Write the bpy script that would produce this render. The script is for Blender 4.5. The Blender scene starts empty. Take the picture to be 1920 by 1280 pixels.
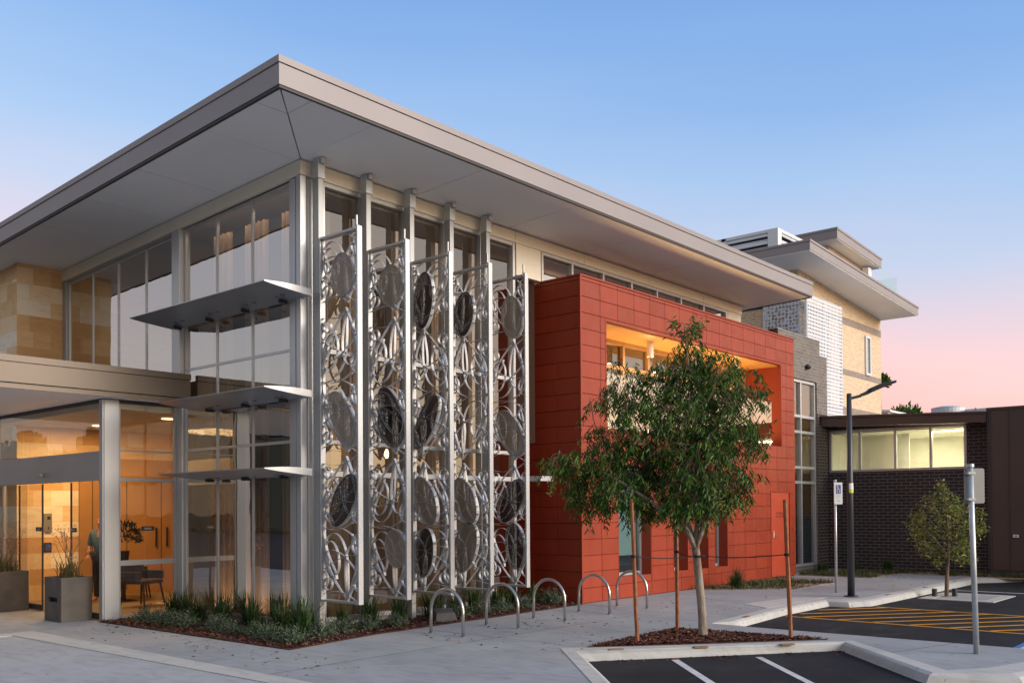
import bpy, bmesh, math, random
import numpy as np
from mathutils import Matrix, Vector, noise as mnoise
R = math.radians
scn = bpy.context.scene
col = scn.collection
rnd = random.Random(7)

# ------------------------------------------------------------------ camera
cd = bpy.data.cameras.new('camera'); cam = bpy.data.objects.new('camera', cd); col.objects.link(cam)
cd.sensor_width = 36; cd.lens = 33.061; cd.shift_y = 0.1508; cd.clip_end = 3000; cd.clip_start = 0.05
CAM = Vector((-8.038, -10.9126, 1.7))
rt = Vector((0.65654186, -0.75426332, -0.00629531)); dn = Vector((0.0056567, 0.01326926, -0.99989596)); fw = Vector((0.75426838, 0.65643794, 0.01297847))
m = Matrix.Identity(4)
for i in range(3):
    m[i][0] = rt[i]; m[i][1] = -dn[i]; m[i][2] = -fw[i]; m[i][3] = CAM[i]
cam.matrix_world = m
scn.camera = cam
# ------------------------------------------------------------------ world, sun, exposure
scn.view_settings.view_transform = 'Standard'; scn.view_settings.look = 'None'
scn.view_settings.exposure = 0.35; scn.view_settings.gamma = 1.0
SUN_EL, SUN_AZ = R(7), math.atan2(-1.0, 0.32)          # after-glow over the car park, behind and right of the camera
w = bpy.data.worlds.new('World'); scn.world = w; w.use_nodes = True
nt = w.node_tree; N = nt.nodes; Lk = nt.links; N.clear()
def nd(t, **k):
    n = N.new(t)
    for a, b in k.items(): setattr(n, a, b)
    return n
wout = nd('ShaderNodeOutputWorld'); bg = nd('ShaderNodeBackground'); bg2 = nd('ShaderNodeBackground'); add = nd('ShaderNodeAddShader')
sky = nd('ShaderNodeTexSky'); sky.sky_type = 'NISHITA'; sky.sun_disc = False; sky.sun_elevation = SUN_EL
sky.sun_rotation = math.pi / 2 - SUN_AZ
Lk.new(sky.outputs[0], bg2.inputs[0]); bg2.inputs[1].default_value = 0.05
tc = nd('ShaderNodeTexCoord')
sep = nd('ShaderNodeSeparateXYZ'); Lk.new(tc.outputs['Generated'], sep.inputs[0])
def mth(op, a, b=None, c=None):
    n = nd('ShaderNodeMath', operation=op)
    for i, x in enumerate((a, b, c)):
        if x is None: continue
        if isinstance(x, (int, float)): n.inputs[i].default_value = x
        else: Lk.new(x, n.inputs[i])
    return n.outputs[0]
def dot(v):
    n = nd('ShaderNodeVectorMath', operation='DOT_PRODUCT'); Lk.new(tc.outputs['Generated'], n.inputs[0]); n.inputs[1].default_value = v
    return n.outputs['Value']
def ramp(fac, stops):
    n = nd('ShaderNodeValToRGB'); Lk.new(fac, n.inputs[0]); e = n.color_ramp.elements
    while len(e) < len(stops): e.new(0.5)
    for el, (p, c) in zip(e, stops):
        el.position = p; el.color = (*c, 1)
    return n.outputs[0]
noise = nd('ShaderNodeTexNoise'); noise.inputs['Scale'].default_value = 2.2; noise.inputs['Detail'].default_value = 5; noise.inputs['Roughness'].default_value = 0.55
mp = nd('ShaderNodeMapping'); mp.inputs['Scale'].default_value = (1, 1, 4.5); Lk.new(tc.outputs['Generated'], mp.inputs[0]); Lk.new(mp.outputs[0], noise.inputs['Vector'])
elev = mth('ADD', sep.outputs[2], mth('MULTIPLY', dot((0.656, -0.754, 0)), 0.085))
elev = mth('ADD', elev, mth('MULTIPLY', mth('SUBTRACT', noise.outputs[0], 0.5), 0.075))
east = ramp(elev, [(0.0, (.84, .33, .31)), (.12, (.84, .37, .36)), (.17, (.78, .46, .47)), (.22, (.58, .47, .56)), (.27, (.43, .47, .62)), (.34, (.29, .42, .65)), (.44, (.17, .32, .62)), (.56, (.10, .235, .55)), (.75, (.075, .19, .47)), (1.0, (.07, .18, .42))])
west = ramp(sep.outputs[2], [(0.0, (1.5, 1.05, .70)), (.12, (1.5, 1.12, .82)), (.3, (1.1, .95, .85)), (.55, (.55, .62, .80)), (1.0, (.12, .26, .55))])
mix = nd('ShaderNodeMixRGB'); Lk.new(east, mix.inputs[1]); Lk.new(west, mix.inputs[2])
wf = nd('ShaderNodeMapRange'); wf.interpolation_type = 'SMOOTHSTEP'
Lk.new(dot((0.12, -0.99, 0)), wf.inputs[0]); wf.inputs[1].default_value = 0.15; wf.inputs[2].default_value = 0.95
dim = nd('ShaderNodeMapRange'); dim.interpolation_type = 'SMOOTHSTEP'; Lk.new(dot((-1, 0, 0)), dim.inputs[0]); dim.inputs[1].default_value = -0.1; dim.inputs[2].default_value = 0.7; dim.inputs[3].default_value = 1.0; dim.inputs[4].default_value = 0.50
dm = nd('ShaderNodeVectorMath', operation='SCALE'); Lk.new(east, dm.inputs[0]); Lk.new(dim.outputs[0], dm.inputs['Scale']); gr = nd('ShaderNodeMixRGB'); Lk.new(dm.outputs[0], gr.inputs[1]); gr.inputs[2].default_value = (.36, .355, .39, 1)
gf = nd('ShaderNodeMapRange'); Lk.new(dot((-1, 0, 0)), gf.inputs[0]); gf.inputs[1].default_value = -0.1; gf.inputs[2].default_value = 0.5; gf.inputs[4].default_value = 0.75
Lk.new(gf.outputs[0], gr.inputs[0]); Lk.new(gr.outputs[0], mix.inputs[1])
Lk.new(wf.outputs[0], mix.inputs[0]); Lk.new(mix.outputs[0], bg.inputs[0]); bg.inputs[1].default_value = 0.92
Lk.new(bg.outputs[0], add.inputs[0]); Lk.new(bg2.outputs[0], add.inputs[1]); Lk.new(add.outputs[0], wout.inputs[0])
sd = bpy.data.lights.new('sun', 'SUN'); sd.energy = 2.4; sd.angle = R(32); sd.color = (1, .92, .84)
so = bpy.data.objects.new('sun', sd); col.objects.link(so)
sv = Vector((math.cos(SUN_AZ) * math.cos(R(20)), math.sin(SUN_AZ) * math.cos(R(20)), math.sin(R(20))))
so.rotation_euler = sv.to_track_quat('Z', 'Y').to_euler(); so.location = sv * 60

# ------------------------------------------------------------------ materials
class Mat:
    def __init__(s, name):
        s.m = bpy.data.materials.new(name); s.m.use_nodes = True
        s.t = s.m.node_tree; s.n = s.t.nodes; s.l = s.t.links
        s.b = s.n['Principled BSDF']; s.out = s.n['Material Output']
    def node(s, t, **k):
        n = s.n.new(t)
        for a, b in k.items():
            if a in n.inputs.keys(): pass
            setattr(n, a, b)
        return n
    def link(s, a, b): s.l.new(a, b)
    def pos(s): return s.node('ShaderNodeNewGeometry').outputs['Position']
    def noise(s, scale, detail=4, vec=None, stretch=None, rough=.5):
        n = s.node('ShaderNodeTexNoise'); n.inputs['Scale'].default_value = scale; n.inputs['Detail'].default_value = detail; n.inputs['Roughness'].default_value = rough
        v = vec if vec is not None else s.pos()
        if stretch:
            mm = s.node('ShaderNodeMapping'); mm.inputs['Scale'].default_value = stretch; s.link(v, mm.inputs[0]); v = mm.outputs[0]
        s.link(v, n.inputs['Vector']); return n.outputs[0]
    def ramp(s, fac, stops):
        n = s.node('ShaderNodeValToRGB'); s.link(fac, n.inputs[0]); e = n.color_ramp.elements
        while len(e) < len(stops): e.new(.5)
        for el, (p, c) in zip(e, stops): el.position = p; el.color = (*c, 1) if len(c) == 3 else c
        return n.outputs[0]
    def bump(s, h, strength=.3, dist=.01):
        n = s.node('ShaderNodeBump'); n.inputs['Strength'].default_value = strength; n.inputs['Distance'].default_value = dist
        s.link(h, n.inputs['Height']); s.link(n.outputs[0], s.b.inputs['Normal'])
    def mixc(s, fac, a, b, bt='MIX'):
        n = s.node('ShaderNodeMixRGB'); n.blend_type = bt
        for i, x in enumerate((fac, a, b)):
            if hasattr(x, 'links'): s.link(x, n.inputs[i])
            elif isinstance(x, (int, float)): n.inputs[i].default_value = x
            else: n.inputs[i].default_value = (*x, 1)
        return n.outputs[0]
def flat(name, c, rough=.5, metal=0., var=.08, scale=3., spec=.5, bump=0., bscale=60.):
    M = Mat(name); M.b.inputs['Roughness'].default_value = rough; M.b.inputs['Metallic'].default_value = metal
    M.b.inputs['Specular IOR Level'].default_value = spec
    f = M.noise(scale, 5)
    M.link(M.ramp(f, [(.3, tuple(x * (1 - var) for x in c)), (.7, tuple(min(1, x * (1 + var)) for x in c))]), M.b.inputs['Base Color'])
    if bump: M.bump(M.noise(bscale, 3), bump, .004)
    return M.m
def emit(name, c, st):
    M = Mat(name); e = M.node('ShaderNodeEmission'); e.inputs[0].default_value = (*c, 1); e.inputs[1].default_value = st
    M.link(e.outputs[0], M.out.inputs[0]); return M.m
def glass(name, tint, refl=1.0, base=.04, ior=1.6, rcol=(1, 1, 1)):
    M = Mat(name); M.n.remove(M.b)
    tr = M.node('ShaderNodeBsdfTransparent'); tr.inputs[0].default_value = (*tint, 1)
    gl = M.node('ShaderNodeBsdfGlossy'); gl.inputs['Roughness'].default_value = 0.0; bpn = M.node('ShaderNodeBump'); bpn.inputs['Strength'].default_value = .05; bpn.inputs['Distance'].default_value = .05; M.link(M.noise(1.3, 2), bpn.inputs['Height']); M.link(bpn.outputs[0], gl.inputs['Normal']); gl.inputs[0].default_value = (*rcol, 1)
    lw = M.node('ShaderNodeLayerWeight'); lw.inputs[0].default_value = .5
    pw = M.node('ShaderNodeMath', operation='POWER'); M.link(lw.outputs['Facing'], pw.inputs[0]); pw.inputs[1].default_value = 4.0
    ma = M.node('ShaderNodeMath', operation='MULTIPLY_ADD'); M.link(pw.outputs[0], ma.inputs[0]); ma.inputs[1].default_value = refl; ma.inputs[2].default_value = base; ma.use_clamp = True
    mx = M.node('ShaderNodeMixShader'); M.link(ma.outputs[0], mx.inputs[0]); M.link(tr.outputs[0], mx.inputs[1]); M.link(gl.outputs[0], mx.inputs[2])
    M.link(mx.outputs[0], M.out.inputs[0]); return M.m
def brick(name, c1, c2, mortar, axis, bw=.24, bh=.086, mo=.010, rough=.75, bias=0., bump=.6, offs=.5):
    M = Mat(name); M.b.inputs['Roughness'].default_value = rough
    p = M.pos(); s = M.node('ShaderNodeSeparateXYZ'); M.link(p, s.inputs[0]); cb = M.node('ShaderNodeCombineXYZ')
    M.link(s.outputs[axis], cb.inputs[0]); M.link(s.outputs[2], cb.inputs[1])
    t = M.node('ShaderNodeTexBrick'); M.link(cb.outputs[0], t.inputs['Vector'])
    t.inputs['Scale'].default_value = 1; t.inputs['Brick Width'].default_value = bw; t.inputs['Row Height'].default_value = bh
    t.inputs['Mortar Size'].default_value = mo; t.inputs['Mortar Smooth'].default_value = .15; t.inputs['Bias'].default_value = bias
    t.offset = offs
    t.inputs['Color1'].default_value = (*c1, 1); t.inputs['Color2'].default_value = (*c2, 1); t.inputs['Mortar'].default_value = (*mortar, 1)
    v = M.mixc(.5, t.outputs['Color'], M.ramp(M.noise(9, 5), [(.3, (.72, .72, .72)), (.7, (1.2, 1.2, 1.2))]), 'MULTIPLY')
    M.link(v, M.b.inputs['Base Color'])
    inv = M.node('ShaderNodeMath', operation='SUBTRACT'); inv.inputs[0].default_value = 1; M.link(t.outputs['Fac'], inv.inputs[1])
    M.bump(inv.outputs[0], bump, .008); return M.m
def sandstone(name, axis, gain=1.):
    M = Mat(name); M.b.inputs['Roughness'].default_value = .8
    p = M.pos(); s = M.node('ShaderNodeSeparateXYZ'); M.link(p, s.inputs[0]); cb = M.node('ShaderNodeCombineXYZ')
    M.link(s.outputs[axis], cb.inputs[0]); M.link(s.outputs[2], cb.inputs[1])
    def bk(w_, h_, o):
        t = M.node('ShaderNodeTexBrick'); M.link(cb.outputs[0], t.inputs['Vector']); t.inputs['Scale'].default_value = 1
        t.inputs['Brick Width'].default_value = w_; t.inputs['Row Height'].default_value = h_; t.inputs['Mortar Size'].default_value = .003
        t.inputs['Bias'].default_value = 0.0; t.offset = o
        t.inputs['Color1'].default_value = (0, 0, 0, 1); t.inputs['Color2'].default_value = (1, 1, 1, 1); t.inputs['Mortar'].default_value = (.3, .3, .3, 1)
        return t
    a = bk(.62, .30, .37); b = bk(.93, .30, .6)
    f = M.mixc(.45, a.outputs['Color'], b.outputs['Color'])
    f = M.mixc(.16, f, M.noise(2.6, 6, stretch=(1, 1, 2)))
    c = M.ramp(f, [(.26, tuple(gain * x for x in (.42, .25, .11))), (.42, tuple(gain * x for x in (.52, .36, .19))), (.56, tuple(gain * x for x in (.56, .43, .27))), (.68, tuple(gain * x for x in (.58, .52, .42)))])
    vein = M.ramp(M.noise(4, 8, stretch=(.8, .8, 2.6), rough=.6), [(.33, (.90, .84, .74)), (.5, (1, 1, 1))])
    M.link(M.mixc(.8, c, vein, 'MULTIPLY'), M.b.inputs['Base Color'])
    M.bump(M.noise(30, 4), .15, .004); return M.m

M_ = {}
M_['fascia'] = flat('fascia_metal', (.285, .258, .26), .5, .1, .05, .7)
M_['dark_trim'] = flat('dark_trim', (.05, .043, .045), .6)
M_['soffit'] = flat('soffit_board', (.90, .91, .91), .6, 0, .035, .5)
M_['cream'] = flat('cream_panel', (.74, .68, .56), .5, 0, .03, .6)
M_['alu'] = flat('satin_aluminium', (.50, .515, .53), .38, .55, .05, 1.2)
M_['alu_grey'] = flat('grey_aluminium', (.37, .38, .385), .42, .4, .06, 1.2)
M_['alu_light'] = flat('light_aluminium', (.50, .515, .53), .38, .45, .05, 1.5)
M_['shade'] = flat('sunshade_aluminium', (.43, .45, .475), .33, .7, .07, 1.1)
M_['ribbon'] = flat('brushed_ribbon', (.50, .505, .515), .42, .45, .1, 4)
M_['steel'] = flat('stainless_steel', (.56, .53, .50), .28, .95, .06, 8)
M_['galv'] = flat('galvanised_steel', (.50, .54, .56), .45, .55, .1, 9)
M_['bronze'] = flat('bronze_fascia', (.145, .116, .09), .45, .3, .06, .9)
M_['brown'] = flat('brown_cladding', (.085, .058, .05), .5, .1, .06, .8)
M_['red'] = flat('red_panel', (.30, .042, .016), .55, 0, .05, 1.0, spec=.35)
def tilemat(c):
    M = Mat('red_tile_panel'); M.b.inputs['Roughness'].default_value = .5; M.b.inputs['Specular IOR Level'].default_value = .35
    g = M.node('ShaderNodeNewGeometry')
    a = M.ramp(g.outputs['Random Per Island'], [(0, tuple(x * .90 for x in c)), (.5, c), (1, tuple(x * 1.09 for x in c))])
    st = M.ramp(M.noise(2.2, 6, stretch=(2.5, 2.5, .18), rough=.6), [(.32, (.86, .84, .84)), (.55, (1, 1, 1))])
    a = M.mixc(.8, a, st, 'MULTIPLY'); M.link(a, M.b.inputs['Base Color'])
    M.link(M.ramp(M.noise(6, 5), [(.3, (.42, .42, .42)), (.7, (.62, .62, .62))]), M.b.inputs['Roughness']); M.bump(M.noise(1.6, 2), .12, .02); return M.m
M_['red_tile'] = tilemat((.295, .040, .0145))
M_['red_dark'] = flat('red_backing', (.14, .018, .012), .7)
M_['red_door'] = flat('red_door_paint', (.46, .065, .028), .45)
M_['orange'] = flat('timber_ceiling', (.72, .36, .10), .5, 0, .06, 1)
M_['timber_frame'] = flat('warm_timber_frame', (.40, .23, .10), .5)
M_['glassB'] = glass('clear_grey_glass', (.56, .54, .52), .7, .46, 1.6, (.97, .96, .95))
M_['glassA'] = glass('clear_glass', (.66, .64, .60), .8, .16)
M_['glassbal'] = glass('balustrade_glass', (.50, .47, .42), .6, .45, 1.6, (.98, .92, .80))
M_['glassent'] = glass('entrance_glass', (.84, .82, .78), .7, .06)
M_['glasslow'] = glass('wing_glass', (.80, .80, .72), .7, .06)
M_['glassgreen'] = glass('green_glass', (.80, .90, .86), .7, .12)
M_['stoneX'] = sandstone('sandstone_x', 0, 1.55); M_['stoneY'] = sandstone('sandstone_y', 1, 1.55)
M_['brick_dark'] = brick('black_brick', (.020, .017, .020), (.033, .026, .027), (.16, .14, .135), 1, .235, .086, .009)
M_['brick_grey'] = brick('grey_brick', (.125, .108, .095), (.175, .155, .14), (.24, .215, .19), 0, .24, .086, .008, bump=.35)
M_['brick_cream'] = brick('cream_brick', (.56, .40, .24), (.66, .49, .31), (.70, .60, .48), 0, .30, .11, .014, bump=.3)
M_['brick_cream_shaded'] = brick('cream_brick_side_shaded', (.50, .35, .21), (.60, .44, .27), (.66, .56, .44), 1, .30, .11, .014, bump=.3)  # same cream brick, side-face shade put into a darker colour
M_['brick_band'] = brick('brown_brick_band', (.22, .17, .14), (.27, .22, .185), (.34, .29, .25), 0, .30, .11, .014, bump=.3)
M_['white'] = flat('white_paint', (.78, .79, .80), .5, 0, .03)
M_['louvre'] = flat('louvre_white', (.66, .70, .72), .5, 0, .05)
M_['dark'] = flat('dark_void', (.02, .021, .024), .8)
M_['black'] = flat('black_plastic', (.025, .025, .028), .45)
M_['lamp'] = flat('lamp_charcoal', (.05, .052, .06), .38, .2)
M_['wall_int'] = flat('interior_plaster', (.30, .22, .15), .8, 0, .05)
M_['wall_brown'] = flat('interior_brown', (.16, .115, .08), .8, 0, .08)
M_['wall_yellow'] = flat('interior_yellow', (.72, .70, .60), .8, 0, .05)
M_['timber'] = flat('interior_timber', (.50, .27, .09), .5, 0, .1, 1.4)
M_['floor_int'] = flat('interior_floor', (.30, .23, .16), .35, 0, .05)
M_['ceil_int'] = flat('interior_ceiling', (.50, .46, .38), .8)
M_['slate'] = flat('dark_slate_backing', (.075, .08, .09), .7)
M_['far_dark'] = flat('far_foliage', (.018, .024, .018), .9)
M_['blind'] = flat('blue_blind', (.30, .56, .64), .7, 0, .05, 2)
M_['navy'] = flat('navy_blind', (.05, .09, .13), .7, 0, .2, 8)
M_['planter'] = flat('planter_concrete', (.115, .102, .088), .8, 0, .18, 4, bump=.2)
M_['stonedark'] = flat('dark_stone', (.06, .058, .058), .7, 0, .2, 9, bump=.4, bscale=30)
M_['signback'] = flat('sign_back', (.30, .31, .315), .45, .5, .06, 3)
M_['signblue'] = flat('sign_blue', (.05, .08, .30), .5)
M_['signgreen'] = flat('sign_pale_green', (.55, .72, .68), .5)
M_['signyellow'] = flat('sign_yellow', (.62, .62, .10), .5)
M_['rope'] = flat('black_strap', (.012, .012, .014), .8)
M_['stake'] = flat('hardwood_stake', (.27, .095, .038), .75, 0, .35, 12, bump=.4)
M_['plaque'] = flat('brass_plaque', (.26, .17, .07), .55, .4, .2, 30)
def paint(name, c):
    M = Mat(name); M.b.inputs['Roughness'].default_value = .8; M.b.inputs['Specular IOR Level'].default_value = .2
    f = M.ramp(M.noise(38, 6, rough=.75), [(.30, (0, 0, 0)), (.40, (1, 1, 1))]); d = M.ramp(M.noise(5, 6), [(.3, tuple(x * .72 for x in c)), (.7, c)])
    M.link(M.mixc(f, (.05, .05, .052), d), M.b.inputs['Base Color']); return M.m
M_['white_line'] = paint('white_line_paint', (.68, .68, .68))
M_['yellow_line'] = paint('yellow_line_paint', (.66, .30, .03))
M_['blue_line'] = flat('blue_line_paint', (.06, .16, .42), .7, 0, .15, 10)
M_['skin'] = flat('skin', (.50, .24, .14), .55); M_['shirt'] = flat('blue_shirt', (.07, .14, .19), .8); M_['trousers'] = flat('black_trousers', (.012, .012, .016), .8)
M_['chair'] = flat('dark_chair', (.03, .024, .02), .6)
M_['lampglow'] = emit('warm_lamp_glow', (1, .72, .38), 6.0)
M_['canglow'] = emit('can_lamp_glow', (1, .88, .70), 5.0)
M_['tubeglow'] = emit('tube_glow', (1, .95, .70), 3.0)
def curtain_mat():
    M = Mat('tan_curtain'); M.b.inputs['Roughness'].default_value = .9
    c = M.ramp(M.noise(7, 3, stretch=(2, 2, .05)), [(.3, (.36, .24, .155)), (.7, (.62, .45, .31))])
    M.link(c, M.b.inputs['Base Color']); return M.m
M_['curtain'] = curtain_mat()
def concrete(name, c, stain=None, var=.15):
    M = Mat(name); M.b.inputs['Roughness'].default_value = .85; M.b.inputs['Specular IOR Level'].default_value = .3
    a = M.ramp(M.noise(.7, 8, rough=.65), [(.3, tuple(x * (1 - var) for x in c)), (.7, tuple(x * (1 + var) for x in c))])
    b = M.ramp(M.noise(170, 3, rough=.7), [(.3, (.80, .80, .80)), (.7, (1.18, 1.18, 1.18))])
    a = M.mixc(.75, a, b, 'MULTIPLY')
    d = M.ramp(M.noise(5.5, 6, stretch=(1.6, .5, 1)), [(.38, (.86, .86, .87)), (.52, (1, 1, 1))]); a = M.mixc(.8, a, d, 'MULTIPLY')
    sp_ = M.ramp(M.noise(7, 2), [(.695, (1, 1, 1)), (.72, (.72, .71, .70))]); a = M.mixc(1, a, sp_, 'MULTIPLY')
    if stain:
        f = M.ramp(M.noise(.45, 4), [(.52, (0, 0, 0)), (.68, (.55, .55, .55))]); a = M.mixc(f, a, stain)
    M.link(a, M.b.inputs['Base Color']); M.bump(M.noise(140, 3), .18, .003); return M.m
M_['pave'] = concrete('pavement_concrete', (.325, .338, .345), (.43, .375, .345))
M_['drive'] = concrete('driveway_concrete', (.40, .405, .41), None, .09)
M_['kerb'] = concrete('kerb_concrete', (.50, .49, .455), None, .1)
def asphalt():
    M = Mat('asphalt'); M.b.inputs['Roughness'].default_value = .95; M.b.inputs['Specular IOR Level'].default_value = .15
    a = M.ramp(M.noise(.9, 7, rough=.6), [(.3, (.016, .017, .019)), (.7, (.032, .032, .035))])
    b = M.ramp(M.noise(210, 2), [(.3, (.55, .55, .55)), (.72, (1.7, 1.7, 1.7))])
    d = M.ramp(M.noise(2.0, 6, stretch=(.5, 1.5, 1)), [(.55, (0, 0, 0)), (.75, (.35, .35, .35))])
    a = M.mixc(1, a, b, 'MULTIPLY'); a = M.mixc(d, a, (.075, .073, .07))
    M.link(a, M.b.inputs['Base Color']); M.bump(M.noise(180, 2), .5, .004); return M.m
M_['asphalt'] = asphalt()
def island_mat(name, stops, rough=.5, trans=0., spec=.3):
    M = Mat(name); g = M.node('ShaderNodeNewGeometry')
    M.link(M.ramp(g.outputs['Random Per Island'], stops), M.b.inputs['Base Color']); M.b.inputs['Roughness'].default_value = rough
    M.b.inputs['Specular IOR Level'].default_value = spec
    if trans:
        tl = M.node('ShaderNodeBsdfTranslucent'); mx = M.node('ShaderNodeMixShader'); mx.inputs[0].default_value = trans
        M.link(M.ramp(g.outputs['Random Per Island'], [(p, tuple(min(1, x * 1.6) for x in c)) for p, c in stops]), tl.inputs[0])
        M.link(M.b.outputs[0], mx.inputs[1]); M.link(tl.outputs[0], mx.inputs[2]); M.link(mx.outputs[0], M.out.inputs[0])
    return M.m
M_['leaf'] = island_mat('gum_leaf', [(0, (.008, .030, .005)), (.45, (.022, .070, .009)), (.75, (.055, .135, .016)), (1, (.13, .23, .028))], .45, .2, .22)
M_['leaf2'] = island_mat('young_leaf', [(0, (.07, .10, .022)), (.5, (.15, .18, .04)), (1, (.30, .28, .07))], .5, .25)
M_['blossom'] = island_mat('gum_blossom', [(0, (.26, .20, .06)), (1, (.50, .36, .14))], .7)
M_['strap'] = island_mat('strap_leaf', [(0, (.016, .040, .014)), (.6, (.035, .072, .020)), (1, (.10, .14, .035))], .45, .15)
M_['shrub'] = island_mat('grey_green_leaf', [(0, (.030, .055, .030)), (.6, (.075, .105, .062)), (1, (.20, .24, .17))], .6, .15)
M_['mulch'] = island_mat('bark_chip', [(0, (.030, .010, .007)), (.45, (.10, .030, .017)), (.8, (.19, .070, .04)), (1, (.36, .20, .13))], .85)
M_['mulchbase'] = flat('mulch_base', (.06, .022, .014), .95, 0, .4, 25, bump=.6, bscale=50)
M_['lawn'] = island_mat('ground_cover', [(0, (.03, .05, .012)), (.6, (.08, .10, .03)), (1, (.20, .19, .09))], .7, .1)
M_['soil'] = flat('sandy_soil', (.30, .23, .17), .95, 0, .45, 6)
M_['paw'] = island_mat('paw_plant', [(0, (.05, .06, .02)), (.6, (.16, .14, .06)), (1, (.30, .20, .12))], .7, .1)
M_['pawflower'] = island_mat('paw_flower', [(0, (.20, .05, .06)), (.6, (.36, .18, .16)), (1, (.5, .36, .2))], .7)
M_['bark_dark'] = flat('brown_bark', (.16, .10, .07), .85, 0, .3, 20)
def bark():
    M = Mat('smooth_gum_bark'); M.b.inputs['Roughness'].default_value = .75
    f = M.noise(8, 8, stretch=(1, 1, .22), rough=.75)
    M.link(M.ramp(f, [(.34, (.09, .055, .035)), (.44, (.22, .17, .125)), (.54, (.34, .29, .235)), (.62, (.24, .135, .075)), (.70, (.33, .28, .23))]), M.b.inputs['Base Color'])
    M.bump(M.noise(40, 4, stretch=(1, 1, .3)), .4, .01); return M.m
M_['bark'] = bark()
def perforated(name, c, hole=.012, cover=.33, coarse=False, axis=1, metal=.4):
    M = Mat(name); M.b.inputs['Base Color'].default_value = (*c, 1); M.b.inputs['Roughness'].default_value = .5; M.b.inputs['Metallic'].default_value = metal
    p = M.pos()
    mm = M.node('ShaderNodeMapping'); mm.inputs['Scale'].default_value = (1 / hole,) * 3; M.link(p, mm.inputs[0])
    v = M.node('ShaderNodeTexVoronoi'); v.inputs['Randomness'].default_value = .35 if coarse else .25; v.inputs['Scale'].default_value = 1
    s = M.node('ShaderNodeSeparateXYZ'); M.link(mm.outputs[0], s.inputs[0]); cb = M.node('ShaderNodeCombineXYZ'); M.link(s.outputs[axis], cb.inputs[0]); M.link(s.outputs[2], cb.inputs[1])
    M.link(cb.outputs[0], v.inputs['Vector'])
    lt = M.node('ShaderNodeMath', operation='LESS_THAN'); M.link(v.outputs['Distance'], lt.inputs[0]); lt.inputs[1].default_value = cover
    tr = M.node('ShaderNodeBsdfTransparent'); mx = M.node('ShaderNodeMixShader')
    M.link(lt.outputs[0], mx.inputs[0]); M.link(M.b.outputs[0], mx.inputs[1]); M.link(tr.outputs[0], mx.inputs[2]); M.link(mx.outputs[0], M.out.inputs[0])
    return M.m
def gridsheet(name, c, cell, bar, axis):
    M = Mat(name); M.b.inputs['Base Color'].default_value = (*c, 1); M.b.inputs['Roughness'].default_value = .5
    s = M.node('ShaderNodeSeparateXYZ'); M.link(M.pos(), s.inputs[0]); hs = []
    for o in (s.outputs[axis], s.outputs[2]):
        a = M.node('ShaderNodeMath', operation='DIVIDE'); M.link(o, a.inputs[0]); a.inputs[1].default_value = cell
        b = M.node('ShaderNodeMath', operation='FRACT'); M.link(a.outputs[0], b.inputs[0])
        d = M.node('ShaderNodeMath', operation='GREATER_THAN'); M.link(b.outputs[0], d.inputs[0]); d.inputs[1].default_value = bar; hs.append(d.outputs[0])
    k = M.node('ShaderNodeMath', operation='MULTIPLY'); M.link(hs[0], k.inputs[0]); M.link(hs[1], k.inputs[1])
    tr = M.node('ShaderNodeBsdfTransparent'); mx = M.node('ShaderNodeMixShader'); M.link(k.outputs[0], mx.inputs[0]); M.link(M.b.outputs[0], mx.inputs[1]); M.link(tr.outputs[0], mx.inputs[2]); M.link(mx.outputs[0], M.out.inputs[0]); return M.m
M_['perf_tan'] = perforated('tan_perforated_mesh', (.30, .25, .205), .014, .29)
M_['perf_dark'] = perforated('dark_perforated_mesh', (.035, .024, .026), .014, .31)
M_['screenA'] = gridsheet('white_lattice_sheet', (.66, .71, .78), .15, .45, 0)
M_['screen_shaded'] = perforated('white_perforated_sheet_shaded', (.50, .56, .64), .15, .40, True, 1, .1)  # side of the white screen, its shade put into a darker colour

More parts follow.
